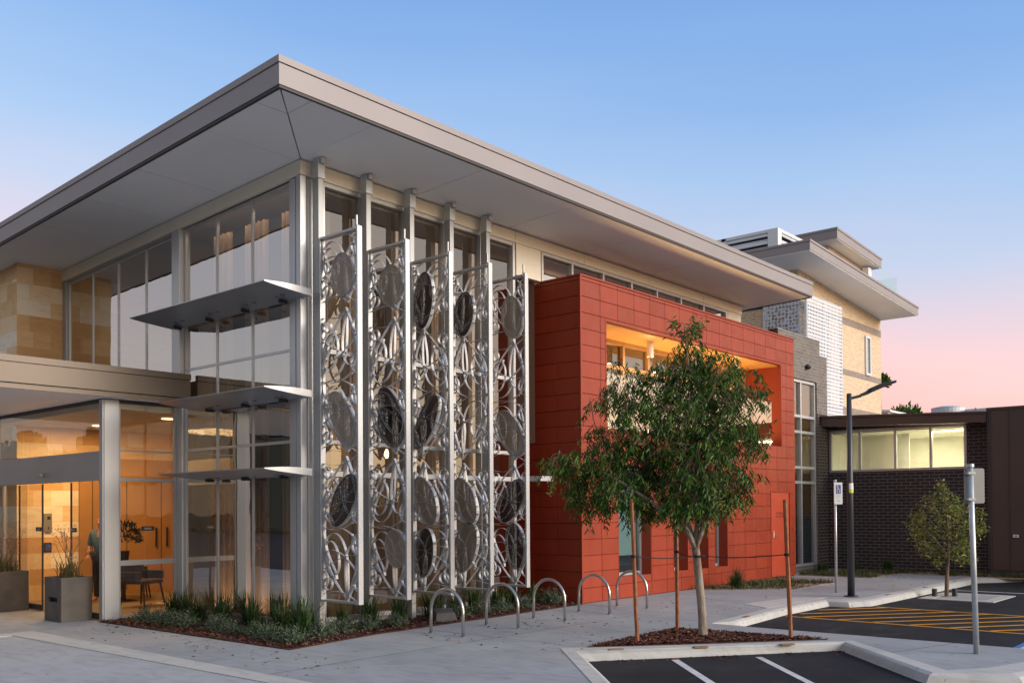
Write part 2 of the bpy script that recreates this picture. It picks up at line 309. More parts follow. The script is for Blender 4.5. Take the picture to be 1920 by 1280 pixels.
# ------------------------------------------------------------------ mesh helpers
OFF = {}
class MB:
    def __init__(s): s.v = []; s.f = []
    def quad(s, *p):
        i = len(s.v); s.v += [tuple(x) for x in p]; s.f.append(tuple(range(i, i + len(p))))
    def hexa(s, b, t):           # two matching quads
        i = len(s.v); s.v += [tuple(x) for x in b] + [tuple(x) for x in t]
        s.f += [(i + 3, i + 2, i + 1, i), (i + 4, i + 5, i + 6, i + 7)] + [(i + k, i + (k + 1) % 4, i + 4 + (k + 1) % 4, i + 4 + k) for k in range(4)]
    def box(s, x0, y0, z0, x1, y1, z1):
        if x0 > x1: x0, x1 = x1, x0
        if y0 > y1: y0, y1 = y1, y0
        s.hexa([(x0, y0, z0), (x1, y0, z0), (x1, y1, z0), (x0, y1, z0)], [(x0, y0, z1), (x1, y0, z1), (x1, y1, z1), (x0, y1, z1)])
    def prism(s, poly, z0, z1):
        i = len(s.v); n = len(poly)
        fz = lambda z, p: z(p) if callable(z) else z
        s.v += [(p[0], p[1], fz(z0, p)) for p in poly] + [(p[0], p[1], fz(z1, p)) for p in poly]
        s.f.append(tuple(range(i + n - 1, i - 1, -1))); s.f.append(tuple(range(i + n, i + 2 * n)))
        s.f += [(i + k, i + (k + 1) % n, i + n + (k + 1) % n, i + n + k) for k in range(n)]
    def tube(s, path, r, n=8, cap=True):
        path = [Vector(p) for p in path]; i0 = len(s.v); up = None
        for k, p in enumerate(path):
            d = (path[min(k + 1, len(path) - 1)] - path[max(k - 1, 0)]).normalized()
            if up is None: up = d.orthogonal().normalized()
            up = (up - d * up.dot(d)).normalized(); q = d.cross(up)
            rr = r[k] if isinstance(r, (list, tuple)) else r
            for j in range(n):
                a = 2 * math.pi * j / n; s.v.append(tuple(p + (up * math.cos(a) + q * math.sin(a)) * rr))
        for k in range(len(path) - 1):
            for j in range(n):
                a = i0 + k * n + j; b = i0 + k * n + (j + 1) % n; s.f.append((a, b, b + n, a + n))
        if cap:
            s.f.append(tuple(range(i0 + n - 1, i0 - 1, -1))); e = i0 + (len(path) - 1) * n; s.f.append(tuple(range(e, e + n)))
    def cyl(s, x, y, z0, z1, r, n=16, r1=None): s.tube([(x, y, z0), (x, y, z1)], [r, r if r1 is None else r1], n)
    def build(s, name, mat, parent=None, smooth=False, bevel=0., solid=0., seg=2, angle=35):
        me = bpy.data.meshes.new(name)
        off = OFF.get(root_of(parent), Vector((0, 0, 0))) if parent else Vector((0, 0, 0))
        me.from_pydata([(x - off.x, y - off.y, z - off.z) for x, y, z in s.v], [], s.f)
        me.materials.append(M_[mat] if isinstance(mat, str) else mat); me.update()
        bm = bmesh.new(); bm.from_mesh(me); bmesh.ops.recalc_face_normals(bm, faces=bm.faces) if len(bm.faces) < 20000 and not solid else None; bm.to_mesh(me); bm.free()
        o = bpy.data.objects.new(name, me); col.objects.link(o)
        if parent: o.parent = parent
        if solid:
            md = o.modifiers.new('s', 'SOLIDIFY'); md.thickness = solid; md.offset = 0
        if bevel:
            md = o.modifiers.new('b', 'BEVEL'); md.width = bevel; md.segments = seg; md.limit_method = 'ANGLE'; md.angle_limit = R(angle)
        if smooth:
            for p in me.polygons: p.use_smooth = True
        return o
def root_of(o):
    while o is not None and o.parent: o = o.parent
    return o
def tag(o, label=None, cat=None, group=None, kind=None):
    if label: o['label'] = label
    if cat: o['category'] = cat
    if group: o['group'] = group
    if kind: o['kind'] = kind
    return o
def thing(name, label, cat, loc, group=None):
    o = bpy.data.objects.new(name, None); col.objects.link(o); o.location = loc; o.empty_display_size = .1
    OFF[o] = Vector(loc); return tag(o, label, cat, group)
def struct(mb, name, mat, **k):
    return tag(mb.build(name, mat, **k), kind='structure')
def copy_tree(o, loc, label=None, rz=0., sc=None):
    c = o.copy(); col.objects.link(c); c.location = loc; c.rotation_euler = (0, 0, rz)
    if sc: c.scale = (sc, sc, sc) if not isinstance(sc, tuple) else sc
    if label: c['label'] = label
    for ch in list(o.children):
        d = ch.copy(); col.objects.link(d); d.parent = c
        for g in list(ch.children):
            e = g.copy(); col.objects.link(e); e.parent = d
    return c
def lamp_area(name, loc, size, energy, color, rot=(0, 0, 0), sy=None):
    l = bpy.data.lights.new(name, 'AREA'); l.size = size; l.energy = energy; l.color = color
    if sy: l.shape = 'RECTANGLE'; l.size_y = sy
    o = bpy.data.objects.new(name, l); col.objects.link(o); o.location = loc; o.rotation_euler = rot; return o
def lamp_point(name, loc, energy, color, r=.05):
    l = bpy.data.lights.new(name, 'POINT'); l.energy = energy; l.color = color; l.shadow_soft_size = r
    o = bpy.data.objects.new(name, l); col.objects.link(o); o.location = loc; return o
# boxes on a wall: 'A' faces -Y (wall y=c), 'B' faces -X (wall x=c). a = along, d = out from the wall, z may be a pair (z at a0, z at a1)
def wb(mb, ax, c, a0, a1, d0, d1, z0, z1):
    z0a, z0b = z0 if isinstance(z0, tuple) else (z0, z0); z1a, z1b = z1 if isinstance(z1, tuple) else (z1, z1)
    P = (lambda a, d, z: (a, c - d, z)) if ax == 'A' else (lambda a, d, z: (c - d, a, z))
    mb.hexa([P(a0, d0, z0a), P(a1, d0, z0b), P(a1, d1, z0b), P(a0, d1, z0a)], [P(a0, d0, z1a), P(a1, d0, z1b), P(a1, d1, z1b), P(a0, d1, z1a)])
def window(parent, ax, c, a0, a1, z0, z1, splits=(), rails=(), fr=.05, dep=.07, gl='glassB', fm='alu', back=.05, name='window', railw=None):
    """frame bars + one mesh of panes; z1 may be a pair for a raked head"""
    z1a, z1b = z1 if isinstance(z1, tuple) else (z1, z1)
    zt = lambda a: z1a + (z1b - z1a) * (a - a0) / (a1 - a0)
    f = MB(); h = fr / 2
    xs = [a0] + list(splits) + [a1]
    for i, a in enumerate(xs):
        l, r = (a, a + fr) if i == 0 else ((a - fr, a) if i == len(xs) - 1 else (a - h, a + h))
        wb(f, ax, c, l, r, -back, dep, z0, (zt(l), zt(r)))
    for i in range(len(xs) - 1):
        l = xs[i] + (fr if i == 0 else h) ; r = xs[i + 1] - (fr if i == len(xs) - 2 else h)
        wb(f, ax, c, l, r, -back, dep - .004, z0, z0 + fr); wb(f, ax, c, l, r, -back, dep - .004, (zt(l) - fr, zt(r) - fr), (zt(l), zt(r)))
        for z in rails:
            rw = (railw or fr) / 2
            wb(f, ax, c, l, r, -back, dep - .004, z - rw, z + rw)
    fo = f.build(name, fm, parent)
    g = MB(); P = (lambda a, d, z: (a, c - d, z)) if ax == 'A' else (lambda a, d, z: (c - d, a, z))
    g.hexa([P(a0 + .01, -.006, z0 + .01), P(a1 - .01, -.006, z0 + .01), P(a1 - .01, .0, z0 + .01), P(a0 + .01, .0, z0 + .01)],
           [P(a0 + .01, -.006, z1a - .01), P(a1 - .01, -.006, z1b - .01), P(a1 - .01, .0, z1b - .01), P(a0 + .01, .0, z1a - .01)])
    # keep only the outer face so that the pane is a single refracting sheet
    g.f = [g.f[4]] if False else g.f[2:]
    q = MB(); q.quad(P(a0 + .01, 0, z0 + .01), P(a1 - .01, 0, z0 + .01), P(a1 - .01, 0, z1b - .01), P(a0 + .01, 0, z1a - .01))
    q.build('pane', gl, fo)
    return fo

# =================================================================== SETTING
ASP = -.10
g = MB(); g.quad((-400, -400, ASP), (400, -400, ASP), (400, 400, ASP), (-400, 400, ASP)); struct(g, 'car_park', 'asphalt')
PAVE = [(-2.42, 3.05), (-2.34, -3.4), (-2.26, -7.15), (-.63, -5.48), (.95, -3.85), (3.75, -6.34), (2.22, -7.91), (2.65, -8.19), (3.4, -8.42), (4.45, -8.85), (4.38, -8.14), (4.25, -4.8), (4.28, -4.06), (4.6, -3.98), (6.66, -3.78), (8.7, -3.80), (8.85, -4.15), (9.15, -4.36), (10.96, -4.40), (15.7, -4.42), (16.75, -5.30), (16.9, -12), (40, -12), (40, 14), (-8, 14), (-8, 3.05)]
g = MB(); g.prism(PAVE, -.14, 0.); struct(g, 'pavement', 'pave')
g = MB(); g.prism([(-2.80, 2.75), (-2.62, -3.2), (-2.6, -14), (-60, -14), (-60, 2.75)], -.14, -.004); struct(g, 'driveway', 'drive')
g = MB(); g.prism([(-2.42, 3.045), (-2.34, -3.4), (-2.25, -14), (-2.595, -14), (-2.615, -3.2), (-2.795, 2.755), (-60, 2.755), (-60, 3.045)], -.14, .003); struct(g, 'driveway_kerb', 'kerb')
def kerb(outer, inner, name):
    g = MB(); rows = []
    for (ox, oy), (ix, iy) in zip(outer, inner):
        L = lambda t, z: (ox + (ix - ox) * t, oy + (iy - oy) * t, z)
        rows.append([L(0, -.12), L(0, .006), L(.62, .004), L(.80, -.018), L(.93, -.085), L(1.0, ASP - .02)])
    for a, b in zip(rows, rows[1:]):
        for k in range(len(a) - 1): g.quad(a[k], b[k], b[k + 1], a[k + 1])
    for rr in (rows[0], rows[-1]): g.quad(*(rr + [(rr[0][0], rr[0][1], -.121)]))
    bmo = struct(g, name, 'kerb', smooth=False); return bmo
def dense(pts, step=1.2):
    out = []
    for a, b in zip(pts, pts[1:]):
        n = max(1, int(math.dist(a, b) / step))
        out += [(a[0] + (b[0] - a[0]) * k / n, a[1] + (b[1] - a[1]) * k / n) for k in range(n)]
    return out + [pts[-1]]
kerb([(-2.26, -7.15), (-.63, -5.48), (.95, -3.85), (3.75, -6.34), (2.22, -7.91), (2.65, -8.19), (3.4, -8.42), (4.45, -8.85)],
     [(-1.75, -6.98), (-.10, -5.29), (.84, -4.31), (3.50, -6.28), (1.87, -7.80), (2.35, -8.62), (3.3, -8.9), (4.4, -9.3)], 'kerb')
kerb([(4.28, -4.06), (6.66, -3.78), (8.7, -3.80), (8.85, -4.15), (9.15, -4.36), (10.96, -4.40), (15.7, -4.42), (16.75, -5.30), (16.9, -12)],
     [(4.75, -4.26), (6.67, -4.08), (8.50, -4.09), (8.52, -4.45), (8.97, -4.68), (10.96, -4.72), (15.5, -4.74), (16.42, -5.46), (16.56, -12)], 'kerb')
g = MB(); g.prism([(6.66, -3.76), (7.08, -3.12), (8.7, -3.35), (9.05, -3.80), (8.72, -3.79)], .0, .006); struct(g, 'kerb_ramp', 'kerb')
# thin control joints sawn into the paving
g = MB()
for (a, b) in (((-2.38, .2), (-1.25, .2)), ((-2.34, -2.6), (5.2, -2.6)), ((1.2, -1.0), (1.2, -3.9)), ((4.4, -1.0), (4.4, -3.95)), ((7.4, -.95), (7.4, -3.1)), ((10.4, -2.7), (10.4, -4.35)), ((13.2, -.95), (13.2, -4.35)), ((2.3, -5.1), (4.25, -5.6)), ((2.9, -6.98), (4.35, -7.4))):
    a = Vector((*a, .003)); b = Vector((*b, .003)); n = Vector((-(b - a).y, (b - a).x, 0)).normalized() * .004
    g.quad(a - n, b - n, b + n, a + n)
struct(g, 'paving_joints', 'stonedark')
# painted markings
g = MB()
def stripe(g, p, q, w_, z):
    p = Vector((*p, z)); q = Vector((*q, z)); n = Vector((-(q - p).y, (q - p).x, 0)).normalized() * w_ / 2
    g.quad(p - n, q - n, q + n, p + n)
ZL = ASP + .004
stripe(g, (1.61, -5.05), (-1.4, -8.1), .09, ZL); stripe(g, (2.41, -5.72), (-.6, -8.62), .085, ZL)
stripe(g, (13.2, -4.8), (13.3, -9.5), .09, ZL)
struct(g, 'white_bay_lines', 'white_line')
g = MB()
stripe(g, (8.9, -4.76), (8.9, -10.5), .09, ZL); stripe(g, (6.58, -4.14), (6.58, -10.5), .09, ZL)
k = 0
y0 = -2.75
while y0 > -10.5:
    # diagonal from (6.58,y0) to (8.9,y0-1.66), clipped to the bay's near edge
    x0, yy0, x1, y1 = 6.63, y0, 8.85, y0 - 1.66
    edge = lambda x: -4.16 if x < 8.5 else -4.78
    if y1 < -4.25:
        if yy0 > edge(x0):
            t = (yy0 - edge(7.3)) / (yy0 - y1); x0 += (x1 - x0) * t; yy0 = edge(7.3) - .02
        stripe(g, (x0, yy0), (x1, y1), .10, ZL + .002)
    y0 -= .56
struct(g, 'yellow_hatch_lines', 'yellow_line')
g = MB(); g.quad((4.78, -7.86, ZL), (6.25, -7.86, ZL), (6.25, -9.4, ZL), (4.78, -9.4, ZL)); struct(g, 'blue_bay_patch', 'blue_line')
g = MB()
stripe(g, (5.0, -8.0), (5.6, -8.0), .1, ZL + .004); stripe(g, (5.05, -8.3), (5.6, -8.9), .1, ZL + .004); struct(g, 'white_bay_symbol', 'white_line')
# mulch and planted ground
def chips(poly, n, name, z=.02, s=(.018, .05), mat='mulch', seed=1, base='mulchbase', bz=.012):
    r = random.Random(seed); g = MB(); g.prism(poly, -.02, bz); tag(g.build('mulch_ground' if mat == 'mulch' else 'planted_ground', base), kind='structure')
    g = MB(); xs = [p[0] for p in poly]; ys = [p[1] for p in poly]; k = 0
    def inside(x, y):
        c = False
        for (x1, y1), (x2, y2) in zip(poly, poly[1:] + poly[:1]):
            if (y1 > y) != (y2 > y) and x < (x2 - x1) * (y - y1) / (y2 - y1) + x1: c = not c
        return c
    while k < n:
        x = r.uniform(min(xs), max(xs)); y = r.uniform(min(ys), max(ys))
        if not inside(x, y): continue
        k += 1; L = r.uniform(*s); W = L * r.uniform(.25, .6); a = r.uniform(0, 6.28); d = Vector((math.cos(a), math.sin(a), r.uniform(-.4, .4))) * L / 2
        e = Vector((-math.sin(a), math.cos(a), r.uniform(-.4, .4))) * W / 2; p = Vector((x, y, bz + r.uniform(0, z))); h = Vector((0, 0, .006))
        g.quad(p - d - e, p + d - e, p + d + e, p - d + e); g.quad(p - d - e + h, p + d - e + h, p + d + e + h, p - d + e + h)
    return tag(g.build(name, mat), kind='stuff')
BED = [(-1.32, 3.33), (-1.20, -1.38), (.36, -1.12), (5.28, -.96), (5.30, .94), (4.67, .94), (4.66, -.02), (-.02, -.02), (-.02, 3.33)]
chips(BED, 9000, 'bark_mulch', seed=2)
chips([(1.2, -4.06), (3.36, -4.0), (3.66, -6.05)], 5200, 'bark_mulch', seed=3)
def groundcover(poly, n, seed):
    r = random.Random(seed); chips(poly, int(n * .25), 'bark_mulch', seed=seed, base='soil')
    g = MB(); xs = [p[0] for p in poly]; ys = [p[1] for p in poly]
    cl = [(r.uniform(min(xs), max(xs)), r.uniform(min(ys), max(ys)), r.uniform(.2, .7)) for _ in range(16)]
    def inside(x, y):
        c = False
        for (x1, y1), (x2, y2) in zip(poly, poly[1:] + poly[:1]):
            if (y1 > y) != (y2 > y) and x < (x2 - x1) * (y - y1) / (y2 - y1) + x1: c = not c
        return c
    k = t = 0
    while k < n and t < 40 * n:
        t += 1; cx, cy, cr = r.choice(cl); x = r.gauss(cx, cr * .5); y = r.gauss(cy, cr * .5)
        if not inside(x, y): continue
        k += 1; a = r.uniform(0, 6.28); L = r.uniform(.05, .16); d = Vector((math.cos(a), math.sin(a), 0)); p = Vector((x, y, .012)); e = Vector((-d.y, d.x, 0)) * .009
        tip = p + d * L * r.uniform(.3, .9) + Vector((0, 0, L * r.uniform(.4, 1))); g.quad(p - e, p + e, tip)
    tag(g.build('ground_cover', 'lawn'), kind='stuff')
groundcover([(8.94, -.95), (13.2, -.95), (12.4, -2.6), (10.4, -2.62), (9.5, -1.7)], 2600, 11)
groundcover([(14.2, -.95), (14.2, -1.75), (14.3, -2.7), (16.2, -2.75), (16.0, -4.1), (17.1, -4.1), (17.1, -.55), (15.6, -.55)], 3600, 12)
groundcover([(16.1, -4.15), (17.1, -4.15), (16.65, -4.75), (16.65, -9), (16.95, -9), (16.0, -5.0)], 1500, 13)

# =================================================================== MAIN GLAZED BUILDING
SZ = lambda y: 6.644 - .03636 * y            # soffit plane, falling away from the front eave
bld = thing('glazed_building', 'two storey glass fronted building under a wide flat grey roof with deep eaves', 'building', (0, 0, 0))
# roof
XL, XR, YF, YB = -1.50, 13.66, -1.62, 16.
rf = MB()
zt = lambda p: SZ(p[1]) + .36
rf.prism([(XL + .05, YF + .05), (XR - .05, YF + .05), (XR - .05, YB - .05), (XL + .05, YB - .05)], lambda p: SZ(p[1]) + .05, lambda p: SZ(p[1]) + .33)
roof = rf.build('roof', 'fascia', bld)
fa = MB()
def ring(mb, o, t, za, zb):
    x0, x1, y0, y1 = XL - o, XR + o, YF - o, YB + o
    for poly in ([(x0, y0), (x1, y0), (x1 - t, y0 + t), (x0 + t, y0 + t)], [(x1, y0), (x1, y1), (x1 - t, y1 - t), (x1 - t, y0 + t)], [(x1, y1), (x0, y1), (x0 + t, y1 - t), (x1 - t, y1 - t)], [(x0, y1), (x0, y0), (x0 + t, y0 + t), (x0 + t, y1 - t)]):
        mb.prism(poly, lambda p: SZ(p[1]) + za, lambda p: SZ(p[1]) + zb)
ring(fa, 0, .045, .022, .272); fa.build('fascia', 'fascia', roof)
fa = MB(); ring(fa, -.012, .04, -.012, .0215); ring(fa, -.012, .03, .2725, .281); fa.build('shadow_line', 'dark_trim', roof)  # dark strips painted in as shadow lines below fascia and coping
fa = MB(); ring(fa, .014, .09, .2815, .365); fa.build('coping', 'fascia', roof)
sf = MB(); GZ = .004
def sp(poly): sf.prism(poly, lambda p: SZ(p[1]), lambda p: SZ(p[1]) + .02)
E0 = .055
# soffit boards: mitred corner, boards across each eave with fine joints
ax0, ay0 = XL + E0, YF + E0
cutsA = [0.0, 2.15, 4.4, 6.65, 8.9, 11.15, XR - E0]
mx_ = lambda t, o: (ax0 + (0 - ax0) * t + o, ay0 + (0 - ay0) * t - o)
t1 = .32; xm = mx_(t1, 0)[0]; ym = mx_(t1, 0)[1]
sp([mx_(0, .006), (xm - .006, ay0), (xm - .006, ym - .014)])
sp([(xm + .006, ay0), (-.006, ay0), (-.006, -.016), (xm + .006, ym - .006)])
for a, b in zip(cutsA, cutsA[1:]): sp([(a, ay0), (b - .014, ay0), (b - .014, .06), (a, .06)])
cutsB = [0.06, 1.9, 3.55, 5.2, 6.85, 8.5, 10.2, 12, YB - E0]
sp([(ax0, ay0 + .014), (xm - .014, ym - .006), (ax0, ym - .006)])
sp([(ax0, ym + .006), (xm - .006, ym + .006), (-.014, -.004), (-.014, .054), (ax0, .054)])
for a, b in zip(cutsB, cutsB[1:]): sp([(ax0, a), (.06, a), (.06, b - .014), (ax0, b - .014)])
sp([(13.1, .066), (XR - E0, .066), (XR - E0, YB - E0), (13.1, YB - E0)])
sf.build('soffit', 'soffit', roof)
# cream head band with open joints
cb = MB()
for a, b in zip([0.022, 1.25, 2.95, 4.6, 6.65, 8.95, 11.25], [1.242, 2.942, 4.592, 6.642, 8.942, 11.242, 13.14]): wb(cb, 'A', 0, a, b, -.1, .035, 6.424, 6.626)
for a, b in zip([-.035, 2.2, 4.6, 6.95], [2.192, 4.592, 6.942, 7.62]): wb(cb, 'B', 0, a, b, -.02, .035, (SZ(a) - .22, SZ(b) - .22), (SZ(a) - .018, SZ(b) - .018))
cb.build('cream_band', 'cream', bld)
wl = MB(); wb(wl, 'A', 0, 4.64, 5.33, -.1, .015, 5.86, 6.423); wl.build('cream_wall', 'cream', bld)
wl = MB(); wl.box(4.62, .03, 0, 4.66, .95, 5.855); wl.build('return_post', 'red_tile', bld)
wl = MB(); wb(wl, 'A', 0, 12.42, 13.12, -.1, .015, 5.2, 6.423); wl.build('cream_wall', 'cream', bld)
wl = MB(); wl.box(13.0, .102, 0, 13.12, 12, 6.6); wl.build('end_wall', 'cream', bld)
# corner column, folded aluminium
c_ = MB(); c_.box(.0, .0, 0, .34, .28, 6.42); c_.box(-.05, -.05, 0, .055, .055, 6.41); c_.box(.10, -.02, 0, .20, 0, 6.40); c_.box(-.03, .10, 0, .0, .20, 6.40)
c_.build('corner_column', 'alu', bld, bevel=.008)
HB = lambda y: SZ(y) - .225
# facade B glazing (faces the drive)
window(bld, 'B', .05, .285, 3.20, .08, (HB(.285), HB(3.2)), splits=(1.265, 2.235), rails=(2.673, 3.985), fr=.042, dep=.014, back=.03)
wb_ = MB(); wb(wb_, 'B', .05, 3.205, 3.455, -.05, .10, 3.9, (HB(3.2), HB(3.455))); wb(wb_, 'B', .05, 3.205, 3.40, -.05, .06, 0, 3.40); wb_.build('facade_post', 'alu', bld, bevel=.01)
window(bld, 'B', .05, 3.46, 7.47, 3.80, (HB(3.46) - .04, HB(7.47) - .04), splits=(4.462, 5.46, 6.456), fr=.045, dep=.014, back=.03)
fr_ = MB(); wb(fr_, 'B', .05, 7.475, 7.62, -.05, .06, 3.8, (HB(7.47), HB(7.62))); wb(fr_, 'B', .05, 3.46, 7.47, -.05, .03, (HB(3.46) - .038, HB(7.47) - .038), (HB(3.46), HB(7.47))); fr_.build('head_trim', 'alu_grey', bld)
# facade A glazing (behind the screens and over the red block)
window(bld, 'A', .05, .345, 4.60, .08, 6.42, splits=(1.10, 1.975, 2.85, 3.725), rails=(2.673, 3.985), fr=.06, gl='glassA')
window(bld, 'A', .05, 5.35, 12.40, 5.2, 6.42, splits=(6.29, 7.31, 8.32, 9.30, 10.29, 11.3), fr=.055, gl='glassB')
# sandstone return wall and wall over the lobby
sw = MB(); sw.box(-.85, 7.63, 0, .0, 15.9, SZ(7.63) - .002); sw.build('sandstone_wall', 'stoneX', bld)
# the left face of that wall carries the pattern along Y
sw = MB(); sw.box(-.856, 7.63, 3.0, -.85, 15.9, SZ(7.63) - .3); sw.build('sandstone_facing', 'stoneY', bld)
# sunshades: aerofoil blades on facade B
def blade(y0, y1, z, w_=.775, nx=14):
    g = MB(); prof_t = []; prof_b = []
    for k in range(nx + 1):
        t = k / nx; x = .0 - w_ * (1 - t)
        top = .022 * math.sin(math.pi * min(1, t * 1.0) * .9); th = .012 + .085 * (1 - (1 - t) ** 2.2)
        prof_t.append((x, top)); prof_b.append((x, top - th))
    pr = prof_t + prof_b[::-1]
    n = len(pr); i = 0
    for y in (y0, y1):
        g.v += [(a, y, z + b) for a, b in pr]
    g.f.append(tuple(range(n))); g.f.append(tuple(range(2 * n - 1, n - 1, -1)))
    for k in range(n): g.f.append((k, (k + 1) % n, n + (k + 1) % n, n + k))
    o = g.build('sunshade', 'shade', bld, bevel=0)
    e = MB()                         # bright end plate and fixing cleats
    j = 0
    i = len(e.v); e.v += [(a, y0 - .012, z + b) for a, b in pr] + [(a, y0 - .001, z + b) for a, b in pr]
    e.f.append(tuple(range(i, i + n))); e.f.append(tuple(range(i + 2 * n - 1, i + n - 1, -1)))
    for k in range(n): e.f.append((i + k, i + (k + 1) % n, i + n + (k + 1) % n, i + n + k))
    e.build('end_plate', 'alu_light', o)
    c = MB()
    for y in (.30, 1.25, 2.23, 3.18):
        if y < y1: c.box(-.16, y - .02, z - .125, -.03, y + .02, z - .072); c.tube([(-.11, y - .03, z - .105), (-.11, y + .03, z - .105)], .022, 8)
    for y in (.05, .2, .75, .95, 1.7, 1.9, 2.7, 2.9):
        if y < y1: c.cyl(-.30, y, z - .088, z - .078, .012, 8); c.cyl(-.26, y, z - .090, z - .079, .012, 8)
    c.build('cleats', 'dark_trim', o)
blade(-.22, 3.45, 4.765); blade(-.22, 2.58, 3.352); blade(-.22, 2.58, 2.262)
g = MB(); wb(g, 'A', 0, .36, 4.95, .03, .085, 2.17, 2.25); g.box(4.62, -.56, 2.17, 4.95, -.09, 2.262); g.build('rail_shade', 'alu_light', bld, bevel=.006)
g = MB(); wb(g, 'A', .05, .345, 13.1, -.3, -.06, 0, .078); wb(g, 'B', .05, .285, 3.2, -.3, -.06, 0, .078); g.build('plinth', 'alu_grey', bld)
# rooms behind the glass
g = MB(); g.quad((.1, 3.42, 0), (5.25, 3.42, 0), (5.25, 3.42, 6.2), (.1, 3.42, 6.2)); g.quad((5.25, 1.1, 0), (5.25, 3.42, 0), (5.25, 3.42, 6.2), (5.25, 1.1, 6.2)); g.build('interior_wall', 'wall_int', bld)
g = MB(); g.quad((.1, .12, .09), (4.6, .12, .09), (4.6, 3.41, .09), (.1, 3.41, .09)); g.build('interior_floor', 'floor_int', bld)
g = MB(); g.box(.1, .1, 6.32, 13, 12, 6.36); g.build('interior_ceiling', 'ceil_int', bld)
g = MB()
g.quad((.12, 7.62, 3.75), (9, 7.62, 3.75), (9, 7.62, 6.3), (.12, 7.62, 6.3)); g.build('upper_room_wall', 'stoneX', bld)
g = MB(); g.quad((3.2, 4.42, 3.75), (3.2, 7.6, 3.75), (3.2, 7.6, 6.3), (3.2, 4.42, 6.3)); g.quad((.12, 3.47, 3.75), (.12, 4.40, 3.75), (3.2, 4.42, 3.75), (3.2, 4.42, 6.3)) if False else None
g.build('upper_room_partition', 'wall_brown', bld)
g = MB(); g.box(.1, 3.45, 3.62, 9, 7.6, 3.74); g.build('upper_floor', 'wall_brown', bld)
g = MB(); g.quad((5.35, 3.5, 2.9), (13, 3.5, 2.9), (13, 3.5, 6.3), (5.35, 3.5, 6.3)); g.quad((5.3, .12, 2.9), (5.3, 3.5, 2.9), (5.3, 3.5, 6.3), (5.3, .12, 6.3)); g.quad((5.3, .1, 2.9), (13, .1, 2.9), (13, 3.5, 2.9), (5.3, 3.5, 2.9)); g.build('balcony_room_wall', 'wall_int', bld)
lamp_area('hall_light', (2.6, 2.4, 6.2), 2.2, 14, (1, .78, .52), sy=2.2)
lamp_area('hall_lower_light', (2.9, 2.6, 3.6), 1.6, 22, (1, .68, .34))
lamp_area('curtain_fill_top', (.26, 1.7, 6.25), .12, 4.5, (1, .78, .55), sy=2.6)  # unseen strip added to light the curtains from above
lamp_area('curtain_fill_low', (.22, 1.7, .10), .12, 7, (1, .74, .50), (math.pi, 0, 0), 2.7)  # added fill near the floor, brightens the lower curtains; no fitting there
lamp_area('upper_room_light', (1.8, 5.6, 6.2), 1.4, 8, (1, .72, .42))
lamp_area('balcony_room_light', (9, 1.8, 6.2), 2.5, 40, (1, .74, .45), sy=1.2)
t = thing('pendant_light', 'small glowing pendant bulb hanging inside behind the metal screens', 'lamp', (2.459, 1.0, 2.63))
g = MB(); g.tube([(2.459, 1.0, 2.55), (2.459, 1.0, 2.60), (2.459, 1.0, 2.66), (2.459, 1.0, 2.70)], [.02, .036, .033, .015], 12); g.build('bulb', 'lampglow', t, smooth=True)
g = MB(); g.tube([(2.459, 1.0, 2.70), (2.459, 1.0, 6.32)], .006, 6); g.build('cable', 'black', t)
t = thing('ceiling_downlight', 'small bright downlight seen through the upper corner windows', 'lamp', (1.35, 1.55, 6.30))
g = MB(); g.cyl(1.35, 1.55, 6.285, 6.318, .11, 16); g.build('lens', 'lampglow', t)
g = MB(); g.tube([(1.35 + .125 * math.cos(a * .3927), 1.55 + .125 * math.sin(a * .3927), 6.30) for a in range(17)], .015, 6); g.build('rim', 'white', t)
g = MB(); g.box(.55, .30, .09, .60, 3.18, 6.25); g.build('added_backing', 'slate', bld)  # added dark backing, keeps the lit hall out of the drive side panes
# curtains
def curtain(ax, c, a0, a1, z0, z1, label):
    g = MB(); n = int((a1 - a0) / .018) + 2; P = (lambda a, d, z: (a, c + d, z)) if ax == 'A' else (lambda a, d, z: (c + d, a, z))
    pts = [(a0 + (a1 - a0) * k / (n - 1), .03 * math.sin(k * .9) + .012 * math.sin(k * 2.3 + a0)) for k in range(n)]
    for (a, d), (b, e) in zip(pts, pts[1:]): g.quad(P(a, d, z0), P(b, e, z0), P(b, e, z1), P(a, d, z1))
    o = g.build('curtain', 'curtain', None, smooth=True, solid=.006); tag(o, label, 'curtain', 'tan curtains behind the corner windows'); return o
for lab, a0, a1 in (('nearest the corner column', .33, .90), ('in the middle bay', 1.30, 1.88), ('in the bay beside the entrance', 2.28, 2.80)):
    curtain('B', .34, a0, a1, .1, 6.15, 'tall tan pleated curtain behind the drive side glass, ' + lab)
for i, (a0, a1) in enumerate(((.42, .80), (1.16, 1.60), (2.02, 2.44), (2.9, 3.42), (3.78, 4.20))):
    curtain('A', .36, a0, a1, .1, 6.15, 'tall tan pleated curtain behind the %s metal screen from the corner' % ('first', 'second', 'third', 'fourth', 'fifth')[i])

